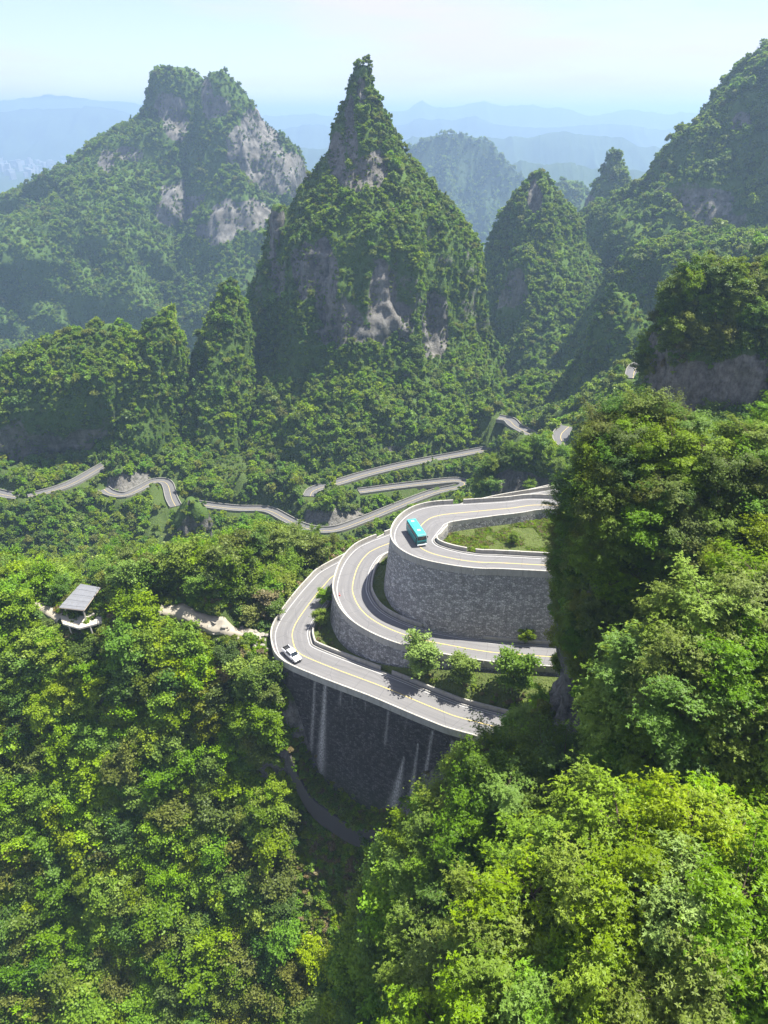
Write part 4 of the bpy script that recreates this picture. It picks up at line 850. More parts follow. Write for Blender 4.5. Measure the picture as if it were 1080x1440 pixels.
for v in e_['geom']:
    if isinstance(v, bmesh.types.BMVert): v.co += Vector((.03, 0, .03))
bm_obj('windscreen', bm, M['glass'], car)
for s in (-1, 1):
    for x0, ln in ((.22, .78), (-.52, .58)): 
        bm = bmesh.new(); vs = [bm.verts.new(v) for v in ((x0-ln/2, s*.875, 1.08), (x0+ln/2+.12, s*.875, 1.08), (x0+ln/2-.02, s*.755, 1.55), (x0-ln/2, s*.755, 1.55))]; f_ = bm.faces.new(vs); e_ = bmesh.ops.extrude_face_region(bm, geom=[f_])
        for v in e_['geom']:
            if isinstance(v, bmesh.types.BMVert): v.co += Vector((0, s*.02, .006))
        bm_obj('side_window', bm, M['glass'], car)
    part(car, 'headlight', 'lamp', [((2.46, s*.62, .76), (.2, .3, .14))], .03); part(car, 'mirror', 'white_paint', [((1.0, s*1.0, 1.12), (.14, .2, .16))], .03)
    part(car, 'door_handle', 'black', [((-.1, s*.925, .92), (.18, .03, .04))], .005)
    part(car, 'tail_light', 'red_lamp', [((-2.6, s*.80, .86), (.05, .12, .24))], .01)
    for xw in (-1.62, 1.66): wheel(car, xw, s*.80, .37, .25)
part(car, 'front_bumper', 'black', [((2.56, 0, .46), (.18, 1.6, .2))], .04); part(car, 'grille', 'black', [((2.55, 0, .68), (.06, .8, .12))], .01)

# ------------------------------------------------------------------ traffic cones
M['cone_red'] = simple('cone_red', (.62, .07, .05), .5, .3, var=.1)
def cone(px, py, z, label):
    p = at_z(px, py, z+.03); root = empty('traffic_cone', tuple(p)); tag(root, label, 'cone', 'red cones on the hairpin road')
    bm = bmesh.new(); box(bm, (0, 0, .025), (.46, .46, .05)); bm_obj('base', bm, M['black'], root, .01)
    V, F = [], []; tube(V, F, [(0, 0, .05), (0, 0, .3), (0, 0, .5), (0, 0, .85), (0, 0, .87)], [.19, .145, .105, .04, .01], 14); link('cone_body', mesh_np('cone_body', [tuple(v) for v in V], F, M['cone_red']), root)
    V, F = [], []; tube(V, F, [(0, 0, .42), (0, 0, .58)], [.128, .096], 14); link('reflective_band', mesh_np('reflective_band', [tuple(v) for v in V], F, M['white_paint']), root)
cone(477.5, 838, -92.9, 'red traffic cone at the edge of the middle bend'); cone(386, 915, ZC, 'red traffic cone behind the white pickup')

# ------------------------------------------------------------------ hut on stilts
M['roof'] = concrete('grey_roof_sheet', (.19, .195, .205), .7, 1.1); M['wood'] = simple('grey_timber', (.26, .22, .17), .9, .1, var=.3, scale=3, bump=.3); M['rubble'] = concrete('rubble_stone', (.30, .275, .23), .6, 2.5)
ZD = -97.6
hut = empty('hut', tuple(at_z(112, 872, ZD)))
tag(hut, 'derelict open-sided hut with grey sloping roof on a stilted deck', 'hut')
H0 = np.array(hut.location)
def hp(px, py, z): return at_z(px, py, z)-H0
bm = bmesh.new(); dp = [hp(88, 877, ZD), hp(111, 883.5, ZD), hp(163, 870, ZD), hp(150, 862, ZD), hp(118, 856, ZD), hp(84, 866, ZD)]
f_ = bm.faces.new([bm.verts.new(tuple(p)) for p in dp]); e_ = bmesh.ops.extrude_face_region(bm, geom=[f_])
for v in e_['geom']:
    if isinstance(v, bmesh.types.BMVert): v.co.z -= .38
bm_obj('deck', bm, M['deck'], hut)
rc = [hp(83, 854, ZD+2.6), hp(118, 858, ZD+3.6), hp(141, 826, ZD+3.6), hp(113, 821, ZD+2.6)]
roof = empty('roof', (0, 0, 0)); roof.parent = hut
nb = 9
for i in range(nb):                                     # overlapping roof sheets
    t0, t1 = i/nb, (i+1.03)/nb; q0 = [rc[0]*(1-t0)+rc[3]*t0, rc[1]*(1-t0)+rc[2]*t0, rc[1]*(1-t1)+rc[2]*t1, rc[0]*(1-t1)+rc[3]*t1]
    bm = bmesh.new(); lift = Vector((0, 0, .05*(i % 2)+random.uniform(0, .03))); f_ = bm.faces.new([bm.verts.new(Vector(p)+lift) for p in q0]); e_ = bmesh.ops.extrude_face_region(bm, geom=[f_])
    for v in e_['geom']:
        if isinstance(v, bmesh.types.BMVert): v.co.z -= .10
    bm_obj('roof_sheet', bm, M['roof'], roof)
def post(name, a, b, r=.13, mat='deck', parent=hut):
    V, F = [], []; tube(V, F, [a, (Vector(a)+Vector(b))/2, b], [r, r, r], 8); return link(name, mesh_np(name, [tuple(v) for v in V], F, M[mat]), parent)
for t, s, top in ((.06, .18, 2.7), (.06, .93, 3.45), (.9, .15, 2.7), (.9, .92, 3.45), (.5, .12, 2.65)):
    b0 = np.array(rc[0])*(1-t)*(1-s)+np.array(rc[1])*(1-t)*s+np.array(rc[2])*t*s+np.array(rc[3])*t*(1-s); post('post', (b0[0], b0[1], -.05), (b0[0], b0[1], b0[2]-.02), .17)
for a, b in ((rc[0], rc[3]), (rc[1], rc[2]), (rc[0], rc[1])): post('beam', np.array(a)+[0, 0, -.16], np.array(b)+[0, 0, -.16], .11, 'wood')
for px, py in ((126.5, 880), (97, 880), (150, 873), (104, 866)):
    p = hp(px, py, ZD-.2); gz = ground(p[0]+H0[0], p[1]+H0[1])-H0[2]-1.5; post('stilt', (p[0]+.35, p[1], min(gz, -3.4)), tuple(p), .17)
wallp = [rc[3]*.85+rc[0]*.15, rc[2]*.85+rc[3]*.15]; bm = bmesh.new()
a, b = np.array(wallp[0]), np.array(wallp[1]); m = (a+b)/2; box(bm, (m[0], m[1], 1.2), (np.linalg.norm((b-a)[:2])*.9, .22, 2.4), heading(a, b)); bm_obj('back_wall', bm, M['wood'], hut)
for i in range(7):
    t = i/6; p0 = np.array(dp[0])*(1-t)+np.array(dp[1])*t; 
    if i % 2 == 0: post('rail_post', (p0[0], p0[1]+.15, 0), (p0[0], p0[1]+.15, .9), .05, 'wood')
post('hand_rail', np.array(dp[0])+[0, .15, .9], np.array(dp[1])+[0, .15, .9], .05, 'wood')

# ------------------------------------------------------------------ path, rubble, stump
M['path'] = concrete('trodden_path', (.36, .32, .25), .4, 1.6)
def ribbon(name, pts, wd, mat):
    C, q = catmull([hit(x_, y_) for x_, y_ in pts], .6); n = normals2(C); rails = []
    wv = wd*(1+.35*(fbm(np.c_[q/2.2, q*0, q*0], 5, 3)-.5)*2)
    for f in (-1, -.4, .4, 1):
        r_ = off(C, n, wv*.5*f); r_[:, 2] = np.maximum(ground(r_[:, 0], r_[:, 1]), C[:, 2]-.25)+.22-.12*(abs(f) == 1); rails.append(r_)
    lo = [rails[0]-[0, 0, 1.2]]; hi = [rails[-1]-[0, 0, 1.2]]
    return strip(name, lo+rails+hi, mat, None, q), C
pth, PATHC = ribbon('path', [(224, 857), (238, 859), (256, 862), (276, 871), (296, 879), (320, 884), (345, 889), (368, 895)], 2.4, M['path']); tag(pth, kind='structure')
pth2, PATHC2 = ribbon('path', [(-20, 852), (10, 848), (38, 850), (58, 854), (72, 862), (86, 870)], 1.9, M['path']); tag(pth2, kind='structure')
def rock_mesh(seed, sq):
    bm = bmesh.new(); bmesh.ops.create_icosphere(bm, subdivisions=2, radius=1); rr = np.random.default_rng(seed)
    co = np.array([v.co[:] for v in bm.verts]); pl = unit(rr.normal(size=(9, 3)))
    for p in pl:
        dd = co @ p; lim = rr.uniform(.55, .85); co = co - np.outer(np.maximum(dd-lim, 0), p)
    co = co*sq
    for v, c in zip(bm.verts, co): v.co = c
    me = bpy.data.meshes.new('rock'); bm.to_mesh(me); bm.free(); me.materials.append(M['rubble']); return me
RM = [rock_mesh(i, s) for i, s in enumerate([(1, .8, .6), (1.2, .8, .35), (1, 1, .7), (1.3, 1., .22), (1.1, .7, .3)])]
rr = np.random.default_rng(5)
for i in range(46):
    t = rr.random(); px, py = 300+76*t+rr.normal()*5, 884+16*t+rr.normal()*7.5+4
    p = hit(px, py); s = rr.uniform(.25, .75)*(1.5 if i % 7 == 0 else 1)
    if in_poly(np.array([p[0]]), np.array([p[1]]), POLY['C'])[0]: continue
    o = link('boulder', RM[i % 5]); o.location = p + [0, 0, .25*s]; o.scale = (s,)*3; o.rotation_euler = (rr.normal()*.25, rr.normal()*.25, rr.uniform(0, 6))
    tag(o, 'pale broken stone in the rubble where the path meets the road', 'boulder', 'rubble at the end of the path')
for i in range(16):
    px, py = rr.uniform(120, 160), rr.uniform(858, 868); p = at_z(px, py, ZD); s = rr.uniform(.25, .6); o = link('boulder', RM[(i*2) % 5]); o.location = p+[0, 0, .2*s]; o.scale = (s,)*3; o.rotation_euler = (rr.normal()*.3, rr.normal()*.3, rr.uniform(0, 6))
    tag(o, 'broken stone lying on the deck beside the derelict hut', 'boulder', 'debris on the hut deck')
p = hit(357, 880); st = empty('dead_stump', tuple(p)); tag(st, 'grey splintered dead trunk standing in the rubble by the road', 'stump')
V, F = [], []; tube(V, F, [(0, 0, -.6), (-.1, 0, .5), (-.45, .1, 2.2), (-.62, .1, 4.6)], [.34, .30, .2, .04], 8); link('trunk', mesh_np('trunk', [tuple(v) for v in V], F, M['dead']), st)
V, F = [], []; tube(V, F, [(0, 0, 0), (.5, 0, .8), (1.3, -.1, 1.0)], [.25, .16, .04], 7); link('limb', mesh_np('limb', [tuple(v) for v in V], F, M['dead']), st)
V, F = [], []; tube(V, F, [(-.1, 0, .5), (-.9, -.1, 1.2), (-1.5, -.2, 1.3)], [.2, .12, .03], 7); link('limb', mesh_np('limb', [tuple(v) for v in V], F, M['dead']), st)

# ------------------------------------------------------------------ woods on the mountains (cannot be counted)
FARMIX = dict(far_bright=2.2, far_fresh=3.8, far_mid=2.6, far_mid_b=2.0, far_dark=.7, far_olive=1.4, far_cone=.4)
spec = {  # key: (density per m2, scale lo, hi)
 'peak': (.24, .28, .72), 'pillar': (.15, .3, .5), 'massif': (.080, .45, 1.05), 'massif2': (.080, .45, 1.05), 'massif3': (.080, .45, 1.05), 'cone': (.15, .4, .95), 'cone2': (.13, .4, .9), 'hump': (.06, .6, 1.1),
 'right': (.10, .45, 1.15), 'right2': (.12, .4, .95), 'foothill': (.13, .4, .9), 'spur_left': (.2, .35, .95), 'spur_mid': (.2, .35, .95), 'spur_b': (.2, .35, .9), 'bump': (.16, .35, .9), 'bluff': (.2, .3, .6), 'knob': (.17, .35, .85),
 'mound': (.16, .4, .9), 'edge': (.12, .45, .9), 'farhill': (.010, 1.2, 2.2), 'farhill2': (.016, 1.2, 2.0)}
where = {'peak': 'the tall rock tower', 'pillar': 'the slim rock pillar', 'massif': 'the twin-peaked massif, left peak', 'massif2': 'the twin-peaked massif, cliff-sided peak', 'massif3': 'the lower shoulder of the twin-peaked massif', 'cone': 'the sharp cone beyond the tower', 'cone2': 'the small cone in front of the sharp cone', 'hump': 'the far hump beside the big right-hand mountain',
 'right': 'the big sunlit mountain', 'right2': 'the long ridge below the big mountain', 'foothill': 'the rounded foothill', 'spur_left': 'the wooded hill above the roadside cliff', 'spur_mid': 'the narrow spur above the small road bend', 'spur_b': 'the steep spur beside the tower', 'bump': 'the bright mound at the tower foot', 'bluff': 'the bare bluff by the valley road', 'knob': 'the rock knob below the valley road',
 'mound': 'the green mound by the ledge road', 'edge': 'the ridge behind the rocky hill', 'farhill': 'the hazy hill beyond the cones', 'farhill2': 'the low hazy hill behind the cones'}
def far_kinds(P, base, seed):
    n = len(P); k = pick(n, base); f = fbm(P/26., seed, 3)         # stands of one tone
    b = np.where(f > .60)[0]; k[b] = np.where(rng.random(len(b)) < .55, pick(len(b), dict(far_bright=2, far_fresh=1.5)), k[b])
    d = np.where(f < .40)[0]; k[d] = np.where(rng.random(len(d)) < .55, pick(len(d), dict(far_dark=2, far_mid=1, far_cone=.8)), k[d]); return k
LOWPTS = np.vstack([v[0] for v in LOWC.values()]); LOWPR = project(LOWPTS)
def clear_of_low_roads(P, h):
    """trees were cleared from the verges and from the slope just below the road"""
    pr = project(P+[0, 0, 1]*np.asarray(h)[:, None]*.8); k = np.ones(len(P), bool); near = np.where(pr[:, 2] < 480)[0]
    rad = FPX*np.asarray(h)*.40/np.maximum(pr[:, 2], 1)
    for s in range(0, len(near), 4000):
        i = near[s:s+4000]; d = np.hypot(P[i, None, 0]-LOWPTS[None, :, 0], P[i, None, 1]-LOWPTS[None, :, 1]).min(1); k[i] &= d > 5.6
        e = np.hypot(pr[i, None, 0]-LOWPR[None, :, 0], pr[i, None, 1]-LOWPR[None, :, 1]); front = pr[i, None, 2] < LOWPR[None, :, 2]-1
        k[i] &= ~((e < rad[i, None]+2.0) & front & (LOWPR[None, :, 2]-pr[i, None, 2] < 60)).any(1)
    return k
for key, (dn, lo, hi) in spec.items():
    V, F, rk = MT[key]; P, nn, fr = surf_sample(V, F, rk, dn); n = len(P)
    s = rng.uniform(lo, hi, n)*(1-.35*sstep(.55, .1, nn[:, 2])); f = fbm(P/18., 900, 2); s = s*(.75+.5*f)*np.exp(rng.normal(0, .22, n))*np.where(fbm(P/30., 911, 3) < .42, .6, 1.)
    if key not in ('massif', 'massif2', 'massif3', 'right', 'hump', 'farhill', 'farhill2', 'cone'):
        k = clear_of_low_roads(P, s*6); P, s = P[k], s[k]
    if key in ('spur_left', 'spur_mid', 'bluff'):
        q_ = project(P + [0, 0, 3]*s[:, None]); k = ~np.any([in_poly(q_[:, 0], q_[:, 1], p_) for p_ in BARE], axis=0); P, s = P[k], s[k]
    P = P - [0, 0, 1.5]*s[:, None]
    scatter('forest', P, s, far_kinds(P, FARMIX, 700+len(key)), 'dense green forest covering %s' % where[key], 'forest', 'woods on the mountains')
    if key in ('peak', 'spur_left', 'massif', 'massif2', 'massif3', 'knob', 'cone2', 'right', 'knoll'):   # scrub clinging to the cliffs
        P2, nn2, f2 = surf_sample(V, F, np.where(rk > .45, 0, 1), dn*.9); k2 = fbm(P2*[1, 1, .6]/8., 37, 3) > .47; P2 = P2[k2]; s2 = rng.uniform(.4, .9, len(P2))*lo*1.2; scatter('scrub', P2-[0, 0, .4], s2, pick(len(P2), dict(far_mid=1, far_olive=1, far_dark=1)), 'small scrub clinging to the cliffs of %s' % where[key], 'scrub', 'woods on the mountains')

# ------------------------------------------------------------------ valley ground cover beyond the near ridge
gxx, gyy = rng.uniform(-330, 390, 130000), rng.uniform(196, 600, 130000); zz = ground(gxx, gyy); P = np.stack([gxx, gyy, zz], 1); pr = project(P)
k = (pr[:, 0] > -120) & (pr[:, 0] < 1200) & (pr[:, 1] > 300)
dens = .55+.9*(fbm(P/22., 66, 3)-.5)*2; k &= rng.random(len(P)) < np.clip(dens, .12, 1)
P = P[k]; Pall = P; s = rng.uniform(.28, .95, len(P)); k = clear_of_low_roads(P, s*6.0)
q_ = project(P + [0, 0, 3]*s[:, None]); MEADOW = np.array([(300, 600), (330, 590), (352, 640), (352, 690), (308, 690)], float); k &= ~np.any([in_poly(q_[:, 0], q_[:, 1], p_) for p_ in BARE[1:]+[MEADOW]], axis=0); P, s = P[k], s[k]
scatter('forest', P-[0, 0, .6], s, far_kinds(P, dict(far_bright=2., far_fresh=3, far_mid=2.6, far_mid_b=1.6, far_dark=1.2, far_olive=1.6), 66), 'mixed green woodland on the valley slopes below the tower', 'forest', 'woods on the mountains')

# scrub on the cleared banks by the valley road
dl = np.full(len(Pall), 1e9)
for v in LOWC.values(): dl = np.minimum(dl, seg_dist(Pall[:, 0], Pall[:, 1], v[0])[0])
q_ = project(Pall); P = Pall[(dl > 4.6) & ~np.any([in_poly(q_[:, 0], q_[:, 1], p_) for p_ in BARE], axis=0)]; P = np.vstack([P, P+rng.normal(0, 1.2, P.shape)*[1, 1, 0]]); P[:, 2] = ground(P[:, 0], P[:, 1]); dl = np.full(len(P), 1e9)
for v in LOWC.values(): dl = np.minimum(dl, seg_dist(P[:, 0], P[:, 1], v[0])[0])
P = P[dl > 4.4]; s = rng.uniform(.10, .26, len(P))
scatter('scrub', P-[0, 0, .3]*s[:, None], s, far_kinds(P, dict(far_bright=2., far_fresh=2, far_mid=1.6, far_olive=2.6), 61), 'low scrub on the cleared banks beside the valley road', 'scrub', 'undergrowth')

# ------------------------------------------------------------------ near trees
PROT = [np.array(p, float) for p in (
  [(380, 895), (400, 845), (440, 800), (468, 780), (500, 760), (548, 742), (565, 715), (610, 700), (775, 690), (770, 770), (748, 800), (735, 880), (748, 935), (735, 990), (700, 1010), (660, 1040), (600, 1022), (400, 940)],
  [(395, 935), (655, 1040), (630, 1075), (600, 1110), (560, 1150), (540, 1180), (432, 1115), (400, 1000)],
  [(80, 850), (112, 818), (145, 822), (160, 858), (168, 872), (135, 898), (110, 890), (80, 880)],
  [(228, 855), (262, 858), (300, 873), (350, 880), (384, 885), (384, 915), (350, 912), (300, 892), (240, 868)],
  [(398, 722), (440, 736), (470, 738), (510, 726), (560, 704), (610, 686), (655, 672), (665, 690), (610, 704), (545, 730), (500, 748), (440, 753), (398, 738)],
  [(280, 704), (340, 708), (405, 722), (405, 740), (340, 724), (280, 718)],
  [(40, 846), (70, 852), (84, 866), (60, 862), (38, 856)])]
def blocked(P, h, dep_of=135.):
    c = P + np.array([0, 0, 1])*np.asarray(h)[:, None]*.62; pr = project(c); r = FPX*np.asarray(h)*.44/pr[:, 2]; bad = np.zeros(len(P), bool)
    top = project(P + np.array([0, 0, 1])*np.asarray(h)[:, None])
    for pl in PROT:
        for f in (0, .55, 1.):
            for a in np.linspace(0, 6.28, 9)[:-1]:
                bad |= in_poly(pr[:, 0]+np.cos(a)*r*f, pr[:, 1]+np.sin(a)*r*f, pl)
        bad |= in_poly(top[:, 0], top[:, 1], pl)
    return bad
def thin(P, R):
    """keep points at least R apart, biggest first"""
    cell = 2.0; gridd = {}; keep = []
    for i in range(len(P)):
        x_, y_, z_ = P[i]; r = R[i]; cx, cy_, cz = int(x_//cell), int(y_//cell), int(z_//cell); ok = True; m = int(math.ceil(r/cell))
        for dx in range(-m, m+1):
            for dy in range(-m, m+1):
                for dz in range(-m, m+1):
                    for j in gridd.get((cx+dx, cy_+dy, cz+dz), ()):
                        if (P[j][0]-x_)**2+(P[j][1]-y_)**2+(P[j][2]-z_)**2 < (r)**2: ok = False; break
                    if not ok: break
                if not ok: break
            if not ok: break
        if ok: keep.append(i); gridd.setdefault((cx, cy_, cz), []).append(i)
    return np.array(keep, int)
CAND = []          # (P, scale, species, zone)
def zone(name, P, lo, hi, mix, gap=2.3, sd=0, guard=True):
    s = rng.uniform(lo, hi, len(P))*(.8+.4*fbm(P/12., 40+sd, 2)); 
    if guard:
        k = ~blocked(P, s*6.4); P, s = P[k], s[k]
    o = np.argsort(-s); P, s = P[o], s[o]; k = thin(P, gap*s); P, s = P[k], s[k]
    f = fbm(P/13., 70+sd, 3); r_ = rng.random(len(P)); ks = list(mix); w = np.array([mix[x_] for x_ in ks], float); w /= w.sum(); sp = np.array(ks, dtype=object)[rng.choice(len(ks), len(P), p=w)]
    br = [x_ for x_ in ('bright', 'fresh') if x_ in ks]; dk = [x_ for x_ in ('dark', 'mid', 'olive') if x_ in ks]
    for i in range(len(P)):
        if f[i] > .55 and r_[i] < .7 and br: sp[i] = br[int(r_[i]*97) % len(br)]
        if f[i] < .45 and r_[i] < .7 and dk: sp[i] = dk[int(r_[i]*97) % len(dk)]
        CAND.append((P[i], s[i], sp[i], name))
# left slope and the ridge behind the hut and the bends
xx, yy = rng.uniform(-150, 60, 16000), rng.uniform(48, 215, 16000); P = np.stack([xx, yy, ground(xx, yy)], 1); pr = project(P)
dC2, _ = seg_dist(xx, yy, POLY['C']); dP, _ = seg_dist(xx, yy, PATHC); dP2, _ = seg_dist(xx, yy, PATHC2); dH = np.hypot(xx-H0[0], yy-H0[1])
k = (pr[:, 0] > -90) & (pr[:, 0] < 900) & (pr[:, 1] < 1560) & ~in_poly(xx, yy, POLY['C']) & (dC2 > 2.2) & (dP > 3.6) & (dP2 > 3.0) & (dH > 5.2)
rav = np.exp(-(((pr[:, 0]-462)/80)**2 + ((pr[:, 1]-1270)/125)**2))          # the open gully below the black wall
k &= rng.random(len(P)) > rav*1.5
sl = k & (yy < 142); rg = k & (yy >= 142)
zone('slope', P[sl], .40, 1.45, dict(bright=2.6, bright_b=1.5, fresh=2.4, fresh_b=1.2, mid=2.4, mid_b=1.2, dark=1.2, olive=1.5, pale=.5, dry=.35), 2.45, 1)
zone('ridge', P[rg], .6, 1.25, dict(bright=3, bright_b=2, fresh=2.5, mid=2, mid_b=1, dark=.8, olive=.8), 2.3, 2)
for key, zn, dn, lo, hi, mix, gap in (('cliff', 'cliff', .8, .42, .85, dict(dark=1.4, mid=2.4, olive=3., fresh=1.), 2.4), ('slope_mid', 'hollow', .8, .7, 1.25, dict(mid=3., fresh=3., fresh_b=1., dark=.8), 2.6),
    ('slope_right', 'bank', .9, .6, 1.15, dict(pale=2.4, fresh=2.2, fresh_b=1, mid=1.2), 2.4), ('slope_near', 'foot', 1., .6, 1.15, dict(bright=2.6, bright_b=1.2, fresh=2.2, pale=1.6, olive=.5), 2.4), ('boss', 'boss', .5, .5, 1.0, dict(olive=2, dark=2, mid=2.2, fresh=.4), 2.3), ('knoll', 'knoll', .4, .5, 1.0, dict(fresh=2, mid=2, bright=1, dark=1), 2.0)):
    V, F, rk = MT[key]; P, nn, fr = surf_sample(V, F, rk, dn*.45, thr=.5, margin=260); zone(zn, P-[0, 0, .3], lo, hi, mix, gap, len(key), guard=key != 'boss')
# picked trees
def plant(px, py, Y, s, sp, zn):
    p = at_y(px, py, Y); CAND.append((p, s, sp, zn))
for (px, py, Y, s) in ((1040, 840, 62, .8), (1075, 800, 64, .8), (1010, 830, 63, .6)): plant(px, py, Y, s, 'bright', 'glow')
# visibility against the bare ground
from mathutils.bvhtree import BVHTree
BV = []
for nm in ('valley_terrain',): BV.append(BVHTree.FromPolygons([Vector(v) for v in np.stack([gx.ravel(), gy.ravel(), ZG.ravel()], 1)[: len(GX)*110]], [tuple(int(q_) for q_ in f) for f in grid_faces(110, len(GX))]))
for key in ('cliff', 'slope_mid', 'slope_right', 'slope_near', 'boss', 'knoll'):
    V, F, rk = MT[key]; BV.append(BVHTree.FromPolygons([tuple(v) for v in V], [tuple(int(q_) for q_ in f) for f in F]))
def seen(p, h):
    c = Vector(p)+Vector((0, 0, h*.75)); d = c.length
    for b in BV:
        r_ = b.ray_cast(Vector((0, 0, 0)), c.normalized(), d-1.0)
        if r_[0] is not None: return False
    q_ = project(np.array(c)); return -20 < q_[0] < 1100 and 0 < q_[1] < 1460
size = np.array([c[1]/np.linalg.norm(c[0]+np.array([0, 0, 4])) for c in CAND]); order = np.argsort(-size); solo = []; rest = []
PLANTED = 8
for i in order:
    p, s, sp, zn = CAND[i]
    if len(solo) < 300-PLANTED and seen(p, s*6.4): solo.append(i)
    else: rest.append(i)
NEARMAP = dict(bright='near_bright', bright_b='near_bright_b', fresh='near_fresh', fresh_b='near_fresh_b', mid='near_mid', mid_b='near_mid', dark='near_dark', olive='near_olive', pale='near_pale', dry='near_olive')
def proto_for(sp, dist): return NEARMAP[sp] if dist < 112 else 'mid_'+sp
look = dict(bright='yellow-green leafy tree', bright_b='small yellow-green tree', fresh='fresh green broad-crowned tree', fresh_b='wide fresh green tree', mid='mid-green rounded tree', mid_b='tall mid-green tree', dark='deep green dense tree', olive='olive-toned bushy tree', pale='pale green feathery tree', dry='half-bare brownish tree')
spot = dict(slope='on the steep slope below the hut and path', ridge='on the ridge behind the hut and the road bends', cliff='on the dark cliff spur beside the hairpins', hollow='in the shaded hollow below the cliff spur', bank='on the sunny bank under the cliff spur', foot='on the slope at the foot of the viewpoint', boss='on the rocky hill behind the cliff spur', knoll='on the knoll behind the upper bend', glow='glowing in the sun against the dark cliff spur')
def tree(p, s, key, label, group, sz=1.0):
    root = empty('tree', tuple(p), random.uniform(0, 6.28)); root.scale = (s*random.uniform(.9, 1.15), s*random.uniform(.9, 1.15), s*sz); root.rotation_euler[0] = random.gauss(0, .06); root.rotation_euler[1] = random.gauss(0, .06)
    tag(root, label, 'tree', group); me, tm = PROTO[key]; link('crown', me, root); link('trunk', tm, root); return root
def where_is(p, zn):
    if zn == 'slope':
        if p[2] > -112: return 'just under the hut' if p[0] < -52 else 'just under the path' if p[0] < -24 else 'beside the blackened wall'
        if p[0] > -24: return 'in gully under blackened wall'
        if p[2] > -140: return 'halfway down slope under hut' if p[0] < -50 else 'halfway down slope under path'
        return 'low on slope under hut' if p[0] < -45 else 'low on slope beside gully'
    if zn == 'ridge': return 'on ridge behind hut' if p[0] < -45 else 'on ridge behind path' if p[0] < -24 else 'behind the lower bend'
    if zn == 'cliff': return 'on crest of cliff spur' if p[2] > -42 else 'on upper cliff spur face' if p[2] > -62 else 'low on cliff spur by rock'
    if zn == 'hollow': return 'in hollow by lower road' if p[2] > -95 else 'halfway down shaded hollow' if p[2] > -112 else 'deep in shaded hollow'
    if zn == 'bank': return 'high on bank under spur' if p[2] > -46 else 'low on bank under spur'
    if zn == 'foot': return 'on viewpoint slope above gully' if p[0] < 9 else 'in middle of viewpoint slope' if p[0] < 20 else 'on viewpoint slope against bank'
    return dict(boss='on rocky hill behind spur', knoll='on knoll behind upper bend', glow='sunlit against dark cliff spur')[zn]
SP_ = np.array([CAND[i][0] for i in solo])
hue_ = dict(bright='yellow-green', bright_b='yellow-green', fresh='fresh green', fresh_b='fresh green', mid='mid-green', mid_b='mid-green', dark='deep green', olive='olive', pale='pale', dry='brown')
for i in solo:
    p, s, sp, zn = CAND[i]; dd_ = np.linalg.norm(SP_-p, axis=1); o_ = np.argsort(dd_)[1:]
    nb_ = [hue_[CAND[solo[j]][2]] for j in o_[:4] if dd_[j] < 10]; nb_ = [h_ for h_ in nb_ if h_ != hue_[sp]]
    nb_ = list(dict.fromkeys(nb_))
    beside = '' if not nb_ else ' beside %s %s one' % ('an' if nb_[0][0] == 'o' else 'a', nb_[0]) if len(nb_) == 1 else ' between %s and %s ones' % (nb_[0], nb_[1])
    big = 'large ' if s > 1.05 else 'small ' if s < .72 and 'small' not in look[sp] else ''; wh = (beside + ' ' + where_is(p, zn)).strip()
    tree(p, s, proto_for(sp, np.linalg.norm(p)), '%s%s %s' % (big, look[sp], wh), '%s%ss %s' % (big, look[sp], wh), random.uniform(.85, 1.15))
P = np.array([CAND[i][0] for i in rest]); s = np.array([CAND[i][1] for i in rest]); kd = np.array([IDX[proto_for(CAND[i][2], np.linalg.norm(CAND[i][0]))] for i in rest])
zn = np.array([CAND[i][3] for i in rest])
for z_ in sorted(set(zn)):
    m = zn == z_; scatter('forest', P[m], s[m], kd[m], 'close-set leafy woodland %s' % spot[z_], 'forest', 'woods near the hairpins')
# planted strip below the middle wall: slender pale trees, and saplings against the walls
for (px, py, z_, s, key, lab) in ((594, 953, ZC, 1.25, 'mid_pale', 'slender pale tree standing alone nearest the lower bend in the planted strip'), (650, 966, ZC, .95, 'mid_pale', 'small round pale tree, middle one of the planted strip'), (717, 970, ZC, 1.35, 'mid_pale', 'tallest pale tree of the planted strip beside the rock face'),
   (452, 880, ZC, .62, 'mid_fresh', 'leafy green tree squeezed between the lower and middle bends'), (459, 850, ZC, .60, 'mid_bright', 'yellow-green tree rising against the middle parapet'), (722, 765, ZA-1.6, .42, 'mid_bright', 'bushy young tree on the grassed island of the upper bend'), (738, 905, -95.4, .5, 'mid_bright', 'young yellow-green tree at the end of the middle road by the rock'), (745, 850, ZB, .7, 'mid_fresh', 'green tree leaning over the end of the tall pale wall')):
    p = at_z(px, py, z_)
    if 'strip' in lab:
        A_ = np.stack(BANK, 0).reshape(-1, 3); e_ = project(A_); p = A_[np.hypot(e_[:, 0]-px, e_[:, 1]-py).argmin()]
    tree(p, s, key, lab, 'single trees among the hairpins', 1.05)

